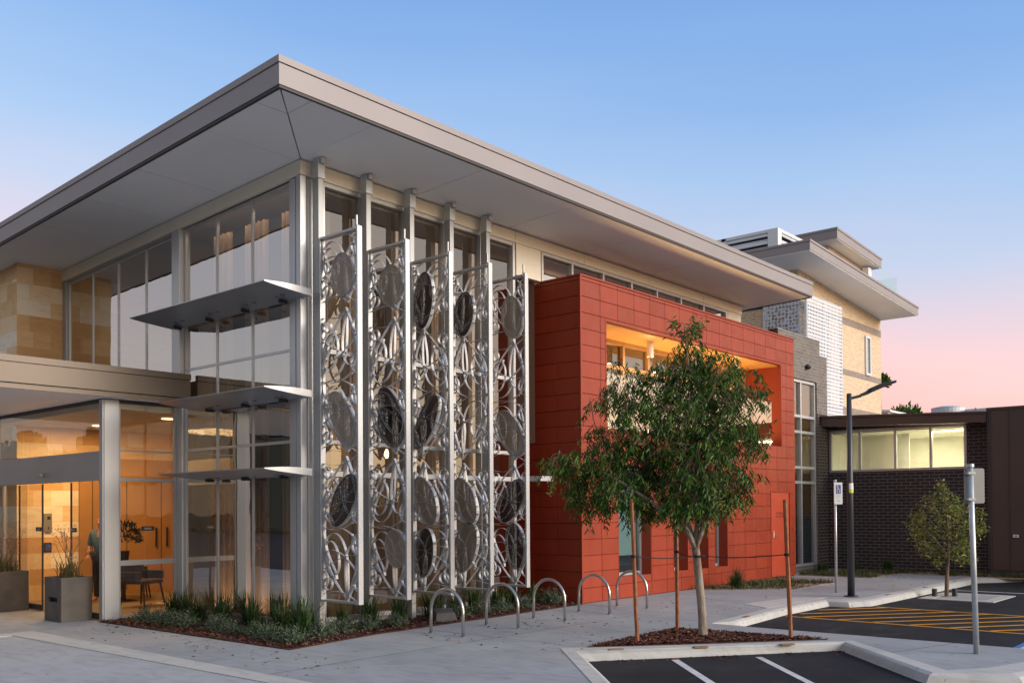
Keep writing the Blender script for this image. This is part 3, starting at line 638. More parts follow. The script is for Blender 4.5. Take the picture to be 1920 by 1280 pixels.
# =================================================================== ENTRANCE CANOPY AND GLASS LOBBY
can = thing('entrance_canopy', 'bronze metal entrance canopy projecting over the glass lobby doors', 'canopy', (-4, 5.3, 3.42))
g = MB(); g.box(-9, 2.955, 3.53, -.012, 7.60, 3.80); g.build('canopy_deck', 'bronze', can)
g = MB(); g.box(-9, 2.93, 3.505, -.012, 2.953, 3.785); g.build('fascia', 'bronze', can)
g = MB(); g.box(-9.02, 2.912, 3.793, -.010, 2.99, 3.885); g.build('coping', 'bronze', can)
g = MB(); g.box(-9, 2.97, 3.425, -.012, 3.0, 3.498); g.build('lower_trim', 'bronze', can)
g = MB(); g.box(-9, 3.003, 3.44, -.012, 7.6, 3.47); g.build('soffit', 'soffit', can)
lob = thing('glass_lobby', 'glazed entrance lobby with sliding doors beside a square grey post', 'entrance', (-.6, 5.3, 0))
XF = -1.235; YS = 3.37
g = MB(); g.box(-1.235, 3.33, 0, -1.0, 3.47, 3.425); g.box(-1.26, 3.345, 0, -1.236, 3.455, 3.42); g.build('corner_post', 'alu', lob, bevel=.006)
g = MB(); g.box(-1.25, 3.475, 2.17, -1.19, 9.0, 2.63); hd = g.build('door_header', 'alu_grey', lob, bevel=.004)
g = MB(); g.tube([(-1.262, 5.507, 2.305 - .03), (-1.275, 5.507, 2.31), (-1.262, 5.507, 2.345)], [.03, .04, .03], 10); g.build('door_sensor', 'alu_light', hd, smooth=True)
g = MB(); g.box(-1.24, 3.475, 3.385, -1.20, 9.0, 3.435); g.box(-1.0, 3.36, 3.385, .0, 3.40, 3.435); g.build('head_channel', 'dark_trim', lob)
for i, (a, b) in enumerate(((3.48, 4.345), (4.355, 5.365), (5.375, 6.385), (6.395, 7.41))):
    q = MB(); q.quad((-1.215, a, 2.635), (-1.215, b, 2.635), (-1.215, b, 3.384), (-1.215, a, 3.384)); q.build('transom_pane', 'glassent', lob)
def door_leaf(y0, y1, x):
    f = MB(); f.box(x - .012, y0, .02, x + .012, y0 + .022, 2.16); f.box(x - .012, y1 - .022, .02, x + .012, y1, 2.16); f.box(x - .014, y0 + .023, .02, x + .014, y1 - .023, .11)
    o = f.build('sliding_door', 'dark_trim', lob); q = MB(); q.quad((x, y0, .11), (x, y1, .11), (x, y1, 2.16), (x, y0, 2.16)); q.build('pane', 'glassent', o)
    s = MB(); yy = (y0 + .02) if y0 > 5 else y1 - .24; s.box(x - .020, yy, 1.36, x - .015, yy + .22, 1.43); sg = s.build('door_sticker', 'black', o)
    s = MB(); s.box(x - .0225, yy + .05, 1.38, x - .0205, yy + .17, 1.41); s.build('sticker_print', 'signback', sg)
door_leaf(5.62, 6.60, -1.205); door_leaf(3.50, 4.55, -1.205)
f = MB(); f.box(-1.225, 7.25, 0, -1.18, 7.31, 2.165); f.build('door_jamb', 'alu_grey', lob)
q = MB(); q.quad((-1.19, 6.3, .01), (-1.19, 7.24, .01), (-1.19, 7.24, 2.16), (-1.19, 6.3, 2.16)); q.build('fixed_pane', 'glassent', lob)
q = MB(); q.quad((-1.19, 7.32, .01), (-1.19, 9.0, .01), (-1.19, 9.0, 2.16), (-1.19, 7.32, 2.16)); q.build('fixed_pane', 'glassent', lob)
f = MB(); f.box(-.998, 3.36, .03, -.965, 3.40, 3.384); f.box(-.06, 3.36, .03, -.012, 3.40, 3.384); f.box(-.964, 3.365, .03, -.061, 3.395, .07)
f.box(-.964, 3.365, .84, -.061, 3.395, .92); f.box(-.964, 3.362, 2.16, -.061, 3.398, 2.215); f.box(-.964, 3.366, 2.63, -.061, 3.394, 2.655)
sw_ = f.build('side_window', 'alu_grey', lob)
q = MB(); q.quad((-.97, 3.38, .06), (-.05, 3.38, .06), (-.05, 3.38, 3.385), (-.97, 3.38, 3.385)); q.build('pane', 'glassent', sw_)
s = MB(); s.box(-.62, 3.366, 1.38, -.40, 3.372, 1.45); sg = s.build('door_sticker', 'black', sw_); s = MB(); s.box(-.57, 3.3635, 1.40, -.45, 3.3655, 1.43); s.build('sticker_print', 'signback', sg)
s = MB(); s.box(-.98, 3.405, 2.66, -.10, 3.55, 2.95) ; s.build('bulkhead', 'alu_grey', lob) if False else None
# lobby room
g = MB(); g.quad((-.849, 7.625, 0), (7, 7.625, 0), (7, 7.625, 3.44), (-.849, 7.625, 3.44)); g.build('lobby_stone_wall', 'stoneX', lob)
g = MB(); g.box(5.3, 3.5, 0, 5.36, 7.6, 3.44); g.build('lobby_back_wall', 'timber', lob)
g = MB(); g.box(.30, 7.57, .013, 5.29, 7.62, 2.75); bwall = g.build('timber_joinery', 'timber', lob)
g = MB()
for x in (.55, 1.25, 2.0, 2.75, 3.5): g.box(x - .006, 7.563, .1, x + .006, 7.5695, 2.35)
g.box(.31, 7.563, 2.352, 5.2, 7.5695, 2.364); g.build('joinery_joints', 'dark_trim', bwall)
g = MB()
for x in (1.88, 2.12): g.box(x - .014, 7.53, .95, x + .014, 7.5625, 1.35)
g.build('pull_handles', 'black', bwall)
g = MB(); g.box(.1, 3.44, 0, 5.3, 3.49, 3.44); g.build('lobby_side_wall', 'timber', lob)
g = MB(); g.box(-1.18, 3.42, .0, 5.3, 7.6, .012); g.build('lobby_floor', 'floor_int', lob)
g = MB(); g.box(-1.18, 3.41, 3.30, 5.3, 7.6, 3.42); g.build('lobby_ceiling', 'ceil_int', lob)
g = MB(); g.box(2.1, 4.9, 2.45, 5.28, 7.6, 2.55); g.build('timber_bulkhead', 'timber', lob)
for i, (x, y, z, w_) in enumerate(((.1, 6.3, 3.295, .13), (2.2, 4.3, 3.295, .12), (3.9, 4.2, 3.295, .10), (.3, 4.2, 3.295, .11))):
    t = thing('recessed_downlight', 'round glowing downlight in the lobby ceiling, ' + ('over the sliding doors', 'mid way along the side glass', 'deepest in the lobby', 'nearest the grey corner post')[i], 'lamp', (x, y, z), 'lobby downlights')
    g = MB(); g.cyl(x, y, z - .02, z + .003, w_, 18); g.build('lens', 'lampglow', t)
    g = MB(); g.tube([(x + (w_ + .012) * math.cos(a * .3927), y + (w_ + .012) * math.sin(a * .3927), z - .008) for a in range(17)], .012, 6); g.build('rim', 'white', t)
lamp_area('lobby_light', (-.1, 6.0, 3.27), 1.5, 85, (1, .60, .25))
lamp_area('lobby_back_light', (3.9, 4.4, 3.27), 1.4, 46, (1, .58, .24))
# intercom on the stone wall
t = thing('door_intercom', 'grey intercom panel on the lit sandstone wall beside the sliding doors', 'intercom', (-.3, 7.6, 1.4))
g = MB(); g.box(-.36, 7.59, 1.30, -.22, 7.624, 1.66); g.build('body', 'signback', t, bevel=.004)
g = MB(); g.cyl(-.29, 7.585, 1.36, 1.40, .01, 8); g.box(-.31, 7.586, 1.54, -.25, 7.589, 1.60); g.build('speaker', 'black', t)
t = thing('wall_notice', 'small violet notice under the intercom on the sandstone wall', 'sign', (-.3, 7.6, 1.0))
g = MB(); g.box(-.36, 7.612, .92, -.22, 7.624, 1.10); g.build('plate', 'black', t); g = MB(); g.box(-.34, 7.609, .94, -.24, 7.6115, 1.08); g.build('face', 'signblue', t)
# furniture in the lobby
def chair(loc, lab, rz):
    t = thing('lounge_chair', lab, 'chair', (0, 0, 0), 'dark chairs in the lobby')
    g = MB(); g.box(-.26, -.24, .40, .26, .24, .47); g.build('seat', 'chair', t, bevel=.02)
    g = MB(); g.box(-.26, .20, .47, .26, .26, .80); g.build('backrest', 'chair', t, bevel=.02)
    for sx in (-1, 1):
        for sy in (-1, 1):
            g = MB(); g.tube([(sx * .22, sy * .2, .40), (sx * .27, sy * .26, 0)], [.02, .012], 8); g.build('leg', 'chair', t)
        g = MB(); g.box(sx * .30 - .02, -.2, .47, sx * .30 + .02, .24, .62); g.build('armrest', 'chair', t, bevel=.01)
    t.location = loc; t.rotation_euler = (0, 0, rz); return t
chair((.25, 5.0, .013), 'dark lounge chair nearest the side glass of the lobby', .4); chair((.95, 6.65, .013), 'dark lounge chair further back by the timber wall', 1.2)
t = thing('lobby_table', 'low timber table with a pot plant between the lobby chairs', 'table', (0.5, 6.2, .013))
g = MB(); g.cyl(0.5, 6.2, .70, .74, .42, 24); g.build('table_top', 'chair', t)
g = MB(); g.tube([(0.5, 6.2, .013), (0.5, 6.2, .05), (0.5, 6.2, .7)], [.25, .04, .04], 14); g.build('pedestal', 'chair', t)
def leafball(name, c, r, n, L, W, seed, mat, parent=None, up=.4, zsc=1., build=True):
    rr = random.Random(seed); g = MB()
    for _ in range(n):
        th = rr.uniform(0, 6.283); ph = math.acos(rr.uniform(-.35, 1)); q = rr.uniform(.55, 1) ** .6
        d = Vector((math.sin(ph) * math.cos(th), math.sin(ph) * math.sin(th), math.cos(ph) * zsc)); p = Vector(c) + d * r * q * rr.uniform(.85, 1.1)
        ax = (d + Vector((rr.gauss(0, .5), rr.gauss(0, .5), up + rr.gauss(0, .4)))).normalized(); s = ax.orthogonal().normalized(); s.rotate(Matrix.Rotation(rr.uniform(0, 6.28), 3, ax))
        l = L * rr.uniform(.6, 1.2); w_ = W * rr.uniform(.7, 1.2); mdp = p + ax * l * .5
        g.quad(p, mdp + s * w_ / 2, p + ax * l, mdp - s * w_ / 2)
    return g.build(name, mat, parent)
t = thing('pot_plant', 'dark leafy pot plant on the lobby table', 'plant', (0.5, 6.2, .742))
g = MB(); g.tube([(0.5, 6.2, .742), (0.5, 6.2, .95)], [.08, .11], 14); g.build('pot', 'chair', t)
leafball('foliage', (0.5, 6.2, 1.2), .28, 420, .12, .03, 5, 'far_dark', t)

# person inside the doors, mostly hidden by the post
def person():
    P = Vector((.18, 6.40, .013))
    t = thing('person', 'bald person in a blue shirt and black trousers standing inside the doors', 'person', P)
    S = 1.6 / 1.75
    J = {'pel': (0, 0, .93), 'ch': (0, 0, 1.28), 'nk': (0, .0, 1.48), 'hd': (.02, 0, 1.60), 'tp': (.02, 0, 1.72),
         'lsh': (0, .19, 1.40), 'lel': (.02, .25, 1.12), 'lwr': (.16, .20, .95), 'rsh': (0, -.19, 1.40), 'rel': (.02, -.25, 1.12), 'rwr': (.16, -.2, .95),
         'lhp': (0, .09, .90), 'lkn': (.02, .10, .50), 'lan': (0, .10, .08), 'ltoe': (.16, .12, .03), 'rhp': (0, -.09, .90), 'rkn': (.02, -.10, .50), 'ran': (0, -.10, .08), 'rtoe': (.16, -.12, .03)}
    def skin(name, ids, edges, rad, mat, parent):
        me = bpy.data.meshes.new(name); me.from_pydata([tuple(Vector(J[i]) * S) for i in ids], [(ids.index(a), ids.index(b)) for a, b in edges], [])
        o = bpy.data.objects.new(name, me); col.objects.link(o); o.parent = parent
        me.materials.append(M_[mat]); md = o.modifiers.new('k', 'SKIN'); md.use_smooth_shade = True
        for i, nme in enumerate(ids):
            r_ = rad[nme] * S; v = me.skin_vertices[0].data[i]; v.radius = (r_, r_); v.use_root = (i == 0)
        sb = o.modifiers.new('u', 'SUBSURF'); sb.levels = 2; sb.render_levels = 2; return o
    ids = list(J)
    ed = [('pel', 'ch'), ('ch', 'nk'), ('nk', 'hd'), ('hd', 'tp'), ('ch', 'lsh'), ('lsh', 'lel'), ('lel', 'lwr'), ('ch', 'rsh'), ('rsh', 'rel'), ('rel', 'rwr'), ('pel', 'lhp'), ('lhp', 'lkn'), ('lkn', 'lan'), ('lan', 'ltoe'), ('pel', 'rhp'), ('rhp', 'rkn'), ('rkn', 'ran'), ('ran', 'rtoe')]
    rad = dict(pel=.13, ch=.135, nk=.055, hd=.088, tp=.07, lsh=.065, lel=.042, lwr=.028, rsh=.065, rel=.042, rwr=.028, lhp=.085, lkn=.055, lan=.04, ltoe=.03, rhp=.085, rkn=.055, ran=.04, rtoe=.03)
    b = skin('body', ids, ed, rad, 'skin', t)
    up = ['ch', 'pel', 'nk', 'lsh', 'lel', 'rsh', 'rel']
    J['nk'] = (0, 0, 1.45)
    skin('shirt', up, [('pel', 'ch'), ('ch', 'nk'), ('ch', 'lsh'), ('lsh', 'lel'), ('ch', 'rsh'), ('rsh', 'rel')], {k: v + .014 for k, v in rad.items()}, 'shirt', t)
    lo = ['pel', 'lhp', 'lkn', 'lan', 'rhp', 'rkn', 'ran']
    skin('trousers', lo, [('pel', 'lhp'), ('lhp', 'lkn'), ('lkn', 'lan'), ('pel', 'rhp'), ('rhp', 'rkn'), ('rkn', 'ran')], {k: v + .02 for k, v in rad.items()}, 'trousers', t)
    f = MB()
    for s in (-1, 1):
        f.tube([tuple(P + Vector((.118, s * .035, 1.625)) * S), tuple(P + Vector((.128, s * .035, 1.625)) * S)], .012, 8)
    f.tube([tuple(P + Vector((.10, 0, 1.62)) * S), tuple(P + Vector((.135, 0, 1.585)) * S)], [.01, .018], 8)
    f.build('face_features', 'skin', t)
    for s in (-1, 1):
        wr = Vector(J['lwr'] if s > 0 else J['rwr']) * S + P
        for k in range(5):
            a = Vector((.03 + .01 * k, s * (-.03 + .014 * k), -.03)); f = MB(); f.tube([tuple(wr), tuple(wr + a), tuple(wr + a * 1.7 + Vector((0, 0, -.02)))], [.014, .010, .007], 6); f.build('finger', 'skin', b)
    t.rotation_euler = (0, 0, math.pi + .6)
person()

# =================================================================== RED BLOCK
red = thing('red_tiled_block', 'two storey block clad in terracotta red panels with a recessed balcony', 'building', (9.7, -.46, 0))
X0, X1, Y0, ZT = 5.313, 14.125, -.925, 5.85
OX0, OX1, OZ0, OZ1 = 6.10, 13.375, 3.14, 5.125
WINS = [(6.44, 7.56, .40, 2.5), (8.38, 8.95, .40, 2.5), (9.20, 9.80, .40, 2.5), (10.07, 10.64, .40, 2.5)]
DOOR = (12.76, 13.80, .03, 2.07)
HOLES = [(OX0, OX1, OZ0, OZ1)] + WINS + [DOOR]
def rect_minus(x0, x1, z0, z1, holes):
    out = [(x0, x1, z0, z1)]
    for hx0, hx1, hz0, hz1 in holes:
        nxt = []
        for a, b, c, d in out:
            if hx0 >= b or hx1 <= a or hz0 >= d or hz1 <= c: nxt.append((a, b, c, d)); continue
            if a < hx0: nxt.append((a, hx0, c, d))
            if b > hx1: nxt.append((hx1, b, c, d))
            l, r = max(a, hx0), min(b, hx1)
            if c < hz0: nxt.append((l, r, c, hz0))
            if d > hz1: nxt.append((l, r, hz1, d))
        out = nxt
    return out
bk = MB()
for a, b, c, d in rect_minus(X0 + .03, X1 - .03, 0, ZT - .03, HOLES): bk.box(a, Y0 + .03, c, b, Y0 + .09, d)
bk.box(X0 + .03, Y0 + .09, 0, X0 + .09, .95, ZT - .03); bk.box(4.67, .951, 0, X0 + .09, 1.0, ZT - .03); bk.box(X1 - .09, Y0 + .09, 0, X1 - .03, 0, ZT - .03)
bk.box(X0 + .09, Y0 + .09, ZT - .1, X1 - .09, -.001, ZT - .03)
bk.build('backing', 'red_dark', red)
tl = MB(); GAP = .004
xs = [X0 + .035]; x = X0 + .605
while x < X1 - .1: xs.append(x); x += .5535
xs.append(X1 - .002)
zs = [.012]; z = 5.755 - 19 * .2885
while z < ZT - .05: zs.append(z); z += .2885
zs.append(ZT - .03)
for a, b in zip(xs, xs[1:]):
    for c, d in zip(zs, zs[1:]):
        for (p, q, r_, s) in rect_minus(a + GAP, b - GAP, c + GAP, d - GAP, HOLES):
            if q - p > .02 and s - r_ > .02: tl.box(p, Y0 + (.002 * rnd.random()), r_, q, Y0 + .029, s)
tl.build('front_tiles', 'red_tile', red, bevel=.0025, seg=1)
tl = MB(); ys = [Y0 + .035, -.37, .19, .75, .95]
for a, b in zip(ys, ys[1:]):
    for c, d in zip(zs, zs[1:]): tl.box(X0 + .002 * rnd.random(), a + GAP, c + GAP, X0 + .029, b - GAP * .2, d - GAP)
tl.build('side_tiles', 'red_tile', red, bevel=.0025, seg=1)
tr = MB(); tr.box(X0 - .006, Y0 - .006, .0, X0 + .033, Y0 + .033, ZT - .028); tr.box(X0 - .012, Y0 - .012, ZT - .027, X1 + .012, Y0 + .1, ZT + .006); tr.box(X0 - .012, Y0 + .1, ZT - .027, X0 + .1, .0, ZT + .006)
tr.build('edge_trim', 'red', red, bevel=.003)
# balcony recess
ln = MB()
ln.box(OX0 - .03, Y0 - .004, OZ0 + .004, OX0 + .004, -.02, OZ1 - .001); ln.box(OX1 - .004, Y0 - .004, OZ0 + .004, OX1 + .03, -.02, OZ1 - .001)
ln.box(OX0 - .03, Y0 - .006, OZ1 - .0005, OX1 + .03, Y0 + .08, OZ1 + .03); ln.box(OX0 - .03, Y0 - .006, OZ0 - .03, OX1 + .03, -.02, OZ0 + .0035)
ln.build('balcony_lining', 'red', red)
g = MB(); g.box(OX0, Y0 + .085, OZ1 - .035, OX1, .0, OZ1 + .02); g.build('balcony_ceiling', 'orange', red)
window(red, 'A', .06, OX0, OX1, OZ0 + .002, OZ1 - .04, splits=tuple(OX0 + .04 + .94 * k for k in range(1, 8)), rails=(4.55,), fr=.075, gl='glassA', fm='timber_frame', name='balcony_window')
bal = MB(); xsb = [OX0 + .02, 7.7, 9.15, 10.6, 11.98, 13.0]
for a, b in zip(xsb, xsb[1:]):
    q = MB(); q.quad((a + .008, Y0 + .07, OZ0 + .03), (b - .008, Y0 + .07, OZ0 + .03), (b - .008, Y0 + .07, 4.19), (a + .008, Y0 + .07, 4.19)); o = q.build('balustrade_pane', 'glassbal', red)
    c = MB()
    for xx in (a + .12, b - .12): c.cyl(xx, Y0 + .075, OZ0 + .001, OZ0 + .14, .022, 10)
    c.build('clamp', 'steel', o)
for i, x in enumerate((8.32, 10.1, 12.0)):
    t = thing('balcony_can_light', 'cream cylinder downlight on the balcony ceiling, ' + ('left one clear of the tree crown', 'middle one behind the tree crown', 'right one at the edge of the tree crown')[i], 'lamp', (x, -.45, 5.09), 'balcony can lights')
    g = MB(); g.tube([(x, -.45, 5.089), (x, -.45, 4.77), (x, -.45, 4.77), (x, -.45, 4.80)], [.068, .068, .058, .056], 20, cap=False); g.build('can', 'cream', t, smooth=False)
    g = MB(); g.cyl(x, -.45, 4.778, 4.79, .056, 16); g.build('lens', 'canglow', t)
    lamp_point('can_lamp', (x, -.45, 4.70), 7, (1, .70, .38), .06)
lamp_area('balcony_fill', (9.7, -.4, 3.25), 6.5, 85, (1, .66, .30), (math.pi, 0, 0), .35)  # added upward fill to brighten the balcony ceiling, no fitting modelled
# ground floor windows set back in reveals
for i, (a, b, c, d) in enumerate(WINS):
    rv = MB(); D = .24
    rv.box(a - .004, Y0 - .003, c, a + .012, Y0 + D, d); rv.box(b - .012, Y0 - .003, c, b + .004, Y0 + D, d); rv.box(a + .012, Y0 - .003, c - .02, b - .012, Y0 + D, c + .008); rv.box(a + .012, Y0 - .003, d - .012, b - .012, Y0 + D, d)
    rv.build('window_reveal', 'red', red)
    wo = window(red, 'A', Y0 + D, a + .013, b - .013, c + .009, d - .013, splits=(), fr=.055 if b - a < 1 else .06, dep=.03, gl='glassA', fm='alu_light', name='ground_window')
    v = MB(); v.quad((a, Y0 + D + .06, .78), (b, Y0 + D + .06, .78), (b, Y0 + D + .06, d), (a, Y0 + D + .06, d)); v.build('roller_blind', 'blind' if i == 0 else 'navy', wo)
    v = MB(); n = 40
    for k in range(n):
        x0_, x1_ = a + (b - a) * k / n, a + (b - a) * (k + 1) / n; v.quad((x0_, Y0 + D + .10 + .02 * (k % 2), c), (x1_, Y0 + D + .10 + .02 * ((k + 1) % 2), c), (x1_, Y0 + D + .10 + .02 * ((k + 1) % 2), .80), (x0_, Y0 + D + .10 + .02 * (k % 2), .80))
    v.build('pleated_curtain', 'navy', wo)
dr = MB(); a, b, c, d = DOOR; dr.box(a + .03, Y0 + .012, c, b - .03, Y0 + .06, d - .03); door = dr.build('door', 'red_door', red)
f = MB(); f.box(a - .01, Y0 - .008, c, a + .025, Y0 + .06, d); f.box(b - .025, Y0 - .008, c, b + .01, Y0 + .06, d); f.box(a + .025, Y0 - .008, d - .026, b - .025, Y0 + .06, d); f.build('door_frame', 'red', door)
f = MB(); f.tube([(a + .13, Y0 + .012, .99), (a + .13, Y0 - .05, .99), (a + .24, Y0 - .05, .99)], .012, 8); f.cyl(a + .13, Y0 + .002, .96, 1.12, .022, 10); f.build('handle', 'steel', door)
def text_obj(body, size, name, mat, parent, loc, rot, ext=.001):
    cu = bpy.data.curves.new(name, 'FONT'); cu.body = body; cu.size = size; cu.align_x = 'CENTER'; cu.align_y = 'CENTER'; cu.extrude = ext
    o = bpy.data.objects.new(name, cu); col.objects.link(o)
    bpy.context.view_layer.update()
    me = bpy.data.meshes.new_from_object(o.evaluated_get(bpy.context.evaluated_depsgraph_get())); bpy.data.objects.remove(o)
    me.materials.append(M_[mat]); p = bpy.data.objects.new(name, me); col.objects.link(p); p.parent = parent
    p.location = Vector(loc) - OFF.get(root_of(parent), Vector((0, 0, 0))); p.rotation_euler = rot; return p
text_obj('SERVICE\nAREA\nACCESS', .085, 'lettering', 'red_dark', door, (13.28, Y0 + .0105, 1.50), (math.pi / 2, 0, 0)) if False else None
text_obj('AUTHORISED\nACCESS ONLY', .075, 'lettering', 'red_dark', door, (13.28, Y0 + .0105, 1.50), (math.pi / 2, 0, 0))

# =================================================================== DECORATIVE SCREENS
W, H, ZB = .86, 5.09, .42
def bez(p0, p1, p2, p3, n=22): return [tuple(((1 - t) ** 3 * p0[k] + 3 * (1 - t) ** 2 * t * p1[k] + 3 * (1 - t) * t * t * p2[k] + t ** 3 * p3[k]) for k in (0, 1)) for t in [i / n for i in range(n + 1)]]
def arc(cx, cy, r, a0, a1, n=20): return [(cx + r * math.cos(R(a0 + (a1 - a0) * i / n)), cy + r * math.sin(R(a0 + (a1 - a0) * i / n))) for i in range(n + 1)]
def drop(bx, by, ang, L, w_, n=34, p=.62):
    d = (-math.sin(R(ang)), math.cos(R(ang))); e = (d[1], -d[0]); o = []
    for i in range(n + 1):
        t = 2 * math.pi * i / n; s = (1 - math.cos(t)) / 2; q = w_ * math.sin(t) * (s ** p); o.append((bx + d[0] * L * s + e[0] * q, by + d[1] * L * s + e[1] * q))
    return o
def ell(cx, cy, rx, ry, ang, n=36):
    ca, sa = math.cos(R(ang)), math.sin(R(ang)); return [(cx + rx * math.cos(t) * ca - ry * math.sin(t) * sa, cy + rx * math.cos(t) * sa + ry * math.sin(t) * ca) for t in [2 * math.pi * i / n for i in range(n + 1)]]
def lattice(seed):
    r = random.Random(seed); cur = []
    hm = H / 5
    for k in range(5):
        b = k * hm; j = lambda s=.02: r.uniform(-s, s)
        nx, ny = .70 * W + j(), b + .03
        mk = len(cur)
        cur += [drop(nx, ny, 24 + j(3), .98, .30), ell(.30 * W + j(), b + .60, .15, .25, 14), bez((nx, ny), (nx + .10, ny + .35), (W + .05, b + .5), (.80 * W, b + .95)), drop(nx, ny, -9 + j(3), .80, .20)]
        cur += [bez((0, b + .10), (.25 * W, b + .12), (.55 * W, b + .25), (W, b - .02 + .0))]
        cur += [bez((0, b + .62), (.35 * W, b + .86), (.7 * W, b + .62), (W, b + .36)), bez((0, b + .40), (.4 * W, b + .60), (.8 * W, b + .72), (W, b + .62))]
        cur += [arc(.03, b + .30, .13, -88, 88), arc(.02, b + .55, .16, -85, 85), arc(W - .02, b + .80, .15, 92, 268), arc(W - .01, b + .28, .12, 95, 265)]
        cur += [arc(.17, b + .245, .085, 0, 360, 22), bez((.05, b + .99), (.5 * W, b + 1.12), (.9 * W, b + .95), (W, b + .74))]
        cur += [bez((.10 * W, b + 1.0), (.12 * W, b + .6), (.4 * W, b + .5), (.42 * W, b + .32))]
        if k % 2: cur[mk:] = [[(u_, 2 * b + hm - v_) for u_, v_ in c_] for c_ in cur[mk:]]
    return cur
def ribbon(g, pts, x, mirror, dep):
    u = lambda p: (W - p[0] if mirror else p[0])
    P = [(min(max(u(p), .012), W - .012), min(max(p[1], .012), H - .012)) for p in pts]
    for (a, b), (c, d) in zip(P, P[1:]):
        if abs(a - c) + abs(b - d) < 1e-4: continue
        g.quad((x - dep, -.20 - a, ZB + b), (x - dep, -.20 - c, ZB + d), (x + dep, -.20 - c, ZB + d), (x + dep, -.20 - a, ZB + b))
ORD = ('first', 'second', 'third', 'fourth', 'fifth')
LEAVES = [  # u, v (fractions of the panel), rx, ry, tilt, kind
    [(.62, .885, .23, .30, 12, 'tan'), (.60, .495, .21, .44, 32, 'tan'), (.62, .275, .22, .42, -36, 'dark')],
    [(.62, .885, .25, .30, 8, 'tan'), (.60, .53, .20, .40, 32, 'dark'), (.62, .485, .26, .34, 40, 'dark'), (.72, .14, .22, .28, 20, 'tan')],
    [(.34, .875, .21, .44, -6, 'dark'), (.40, .51, .19, .46, -30, 'dark'), (.36, .275, .22, .40, 26, 'tan'), (.34, .12, .20, .38, -8, 'dark')],
    [(.36, .86, .22, .36, -8, 'dark'), (.36, .275, .22, .40, 26, 'tan'), (.36, .13, .24, .42, -20, 'tan')],
    [(.66, .87, .22, .36, 10, 'tan'), (.60, .495, .22, .44, 32, 'tan'), (.62, .275, .22, .42, -36, 'dark'), (.70, .13, .20, .38, 6, 'dark')]]
for i in range(5):
    x = .169 + .8735 * i; mir = i in (2, 3)
    t = thing('decorative_screen', 'looping metal ribbon screen, %s from the corner, %s' % (ORD[i], ('one dark and two tan mesh leaves', 'two overlapping black mesh leaves at mid height', 'black leaf leaning left at mid height', 'two tan leaves low down', 'last before the red wall')[i]), 'screen', (x, -.2, 0), 'ribbon screens along the glass front')
    g = MB(); g.box(x - .045, -.235, 0, x + .045, -.095, 6.37); po = g.build('post', 'alu_grey', t, bevel=.006)
    g = MB(); g.box(x - .063, -.255, 6.36, x + .063, -.12, 6.64); g.box(x - .04, -.30, 6.56, x + .04, -.256, 6.64); g.build('bracket', 'galv', po, bevel=.006)
    g = MB(); g.box(x - .05, -.275, ZB, x + .03, -.25, ZB + H); g.box(x - .05, -1.04, ZB + H - .03, x + .05, -.276, ZB + H); g.box(x - .05, -1.04, ZB, x + .05, -.276, ZB + .03)
    g.box(x + .0, -1.01, ZB + H + .001, x + .02, -.985, ZB + H + .18); fr_o = g.build('frame', 'alu', t, bevel=.003)
    g = MB(); g.box(x - .041, -1.075, ZB - .004, x + .041, -1.041, ZB + H + .02); g.build('front_flat', 'alu_light', t, bevel=.003)
    g = MB()
    for c in lattice(4): ribbon(g, c, x, mir, .022)
    for (u, v, rx, ry, tl_, kd) in LEAVES[i]: ribbon(g, ell(u * W, v * H, rx, ry, tl_), x, False, .034)
    g.build('ribbon_lattice', 'ribbon', t, solid=.0035)
    for (u, v, rx, ry, tl_, kd) in LEAVES[i]:
        g = MB(); P = [(min(max(p[0], .014), W - .014), p[1]) for p in ell(u * W, v * H, rx, ry, tl_)[:-1]]
        g.quad(*[(x - .02, -.2 - a, ZB + b) for a, b in P]); o = g.build('mesh_leaf', 'perf_tan' if kd == 'tan' else 'perf_dark', t, solid=.003); o['label'] = 'tan perforated leaf' if kd == 'tan' else 'black perforated leaf'

# =================================================================== BRICK WINGS ON THE RIGHT
gw = thing('grey_brick_wing', 'stepped grey brown brick wall with a tall narrow window beside the red block', 'building', (15.6, -.3, 0))
g = MB()
for a, b, c, d in rect_minus(14.14, 17.16, 0, 5.76, [(15.05, 16.47, .12, 5.03)]): g.box(a, -.5, c, b, -.26, d)
g.box(14.14, -.5, 5.76, 16.67, -.26, 6.16); g.build('wall', 'brick_grey', gw)
g = MB(); g.box(16.475, -.512, 0, 17.16, -.501, 4.2); g.build('dark_brick_base', brick('black_brick_x', (.022, .018, .020), (.04, .031, .030), (.20, .17, .15), 0, .235, .086, .009), gw)
g = MB(); g.box(14.10, -.51, 6.161, 16.68, -.25, 6.185); g.box(16.69, -.51, 5.761, 17.17, -.25, 5.785); g.build('coping', 'fascia', gw)
window(gw, 'A', -.40, 15.06, 16.46, .13, 5.02, splits=(15.55,), rails=(4.06, 3.65, 2.72, 2.33), fr=.07, dep=.06, gl='glassA', fm='alu_light', name='tall_window')
g = MB(); g.quad((14.2, 1.8, 0), (17.1, 1.8, 0), (17.1, 1.8, 5.7), (14.2, 1.8, 5.7)); g.quad((17.1, -.3, 0), (17.1, 1.8, 0), (17.1, 1.8, 5.7), (17.1, -.3, 5.7)); g.quad((14.2, -.3, 5.6), (17.1, -.3, 5.6), (17.1, 1.8, 5.6), (14.2, 1.8, 5.6)); g.quad((14.2, -.3, .05), (17.1, -.3, .05), (17.1, 1.8, .05), (14.2, 1.8, .05)); g.build('interior_wall', 'wall_int', gw)
g = MB(); g.box(15.1, -.30, .14, 16.42, -.28, 1.42); g.build('blue_dado', 'navy', gw)
lamp_area('stair_light', (15.8, .8, 5.5), 1.0, 26, (1, .78, .42))
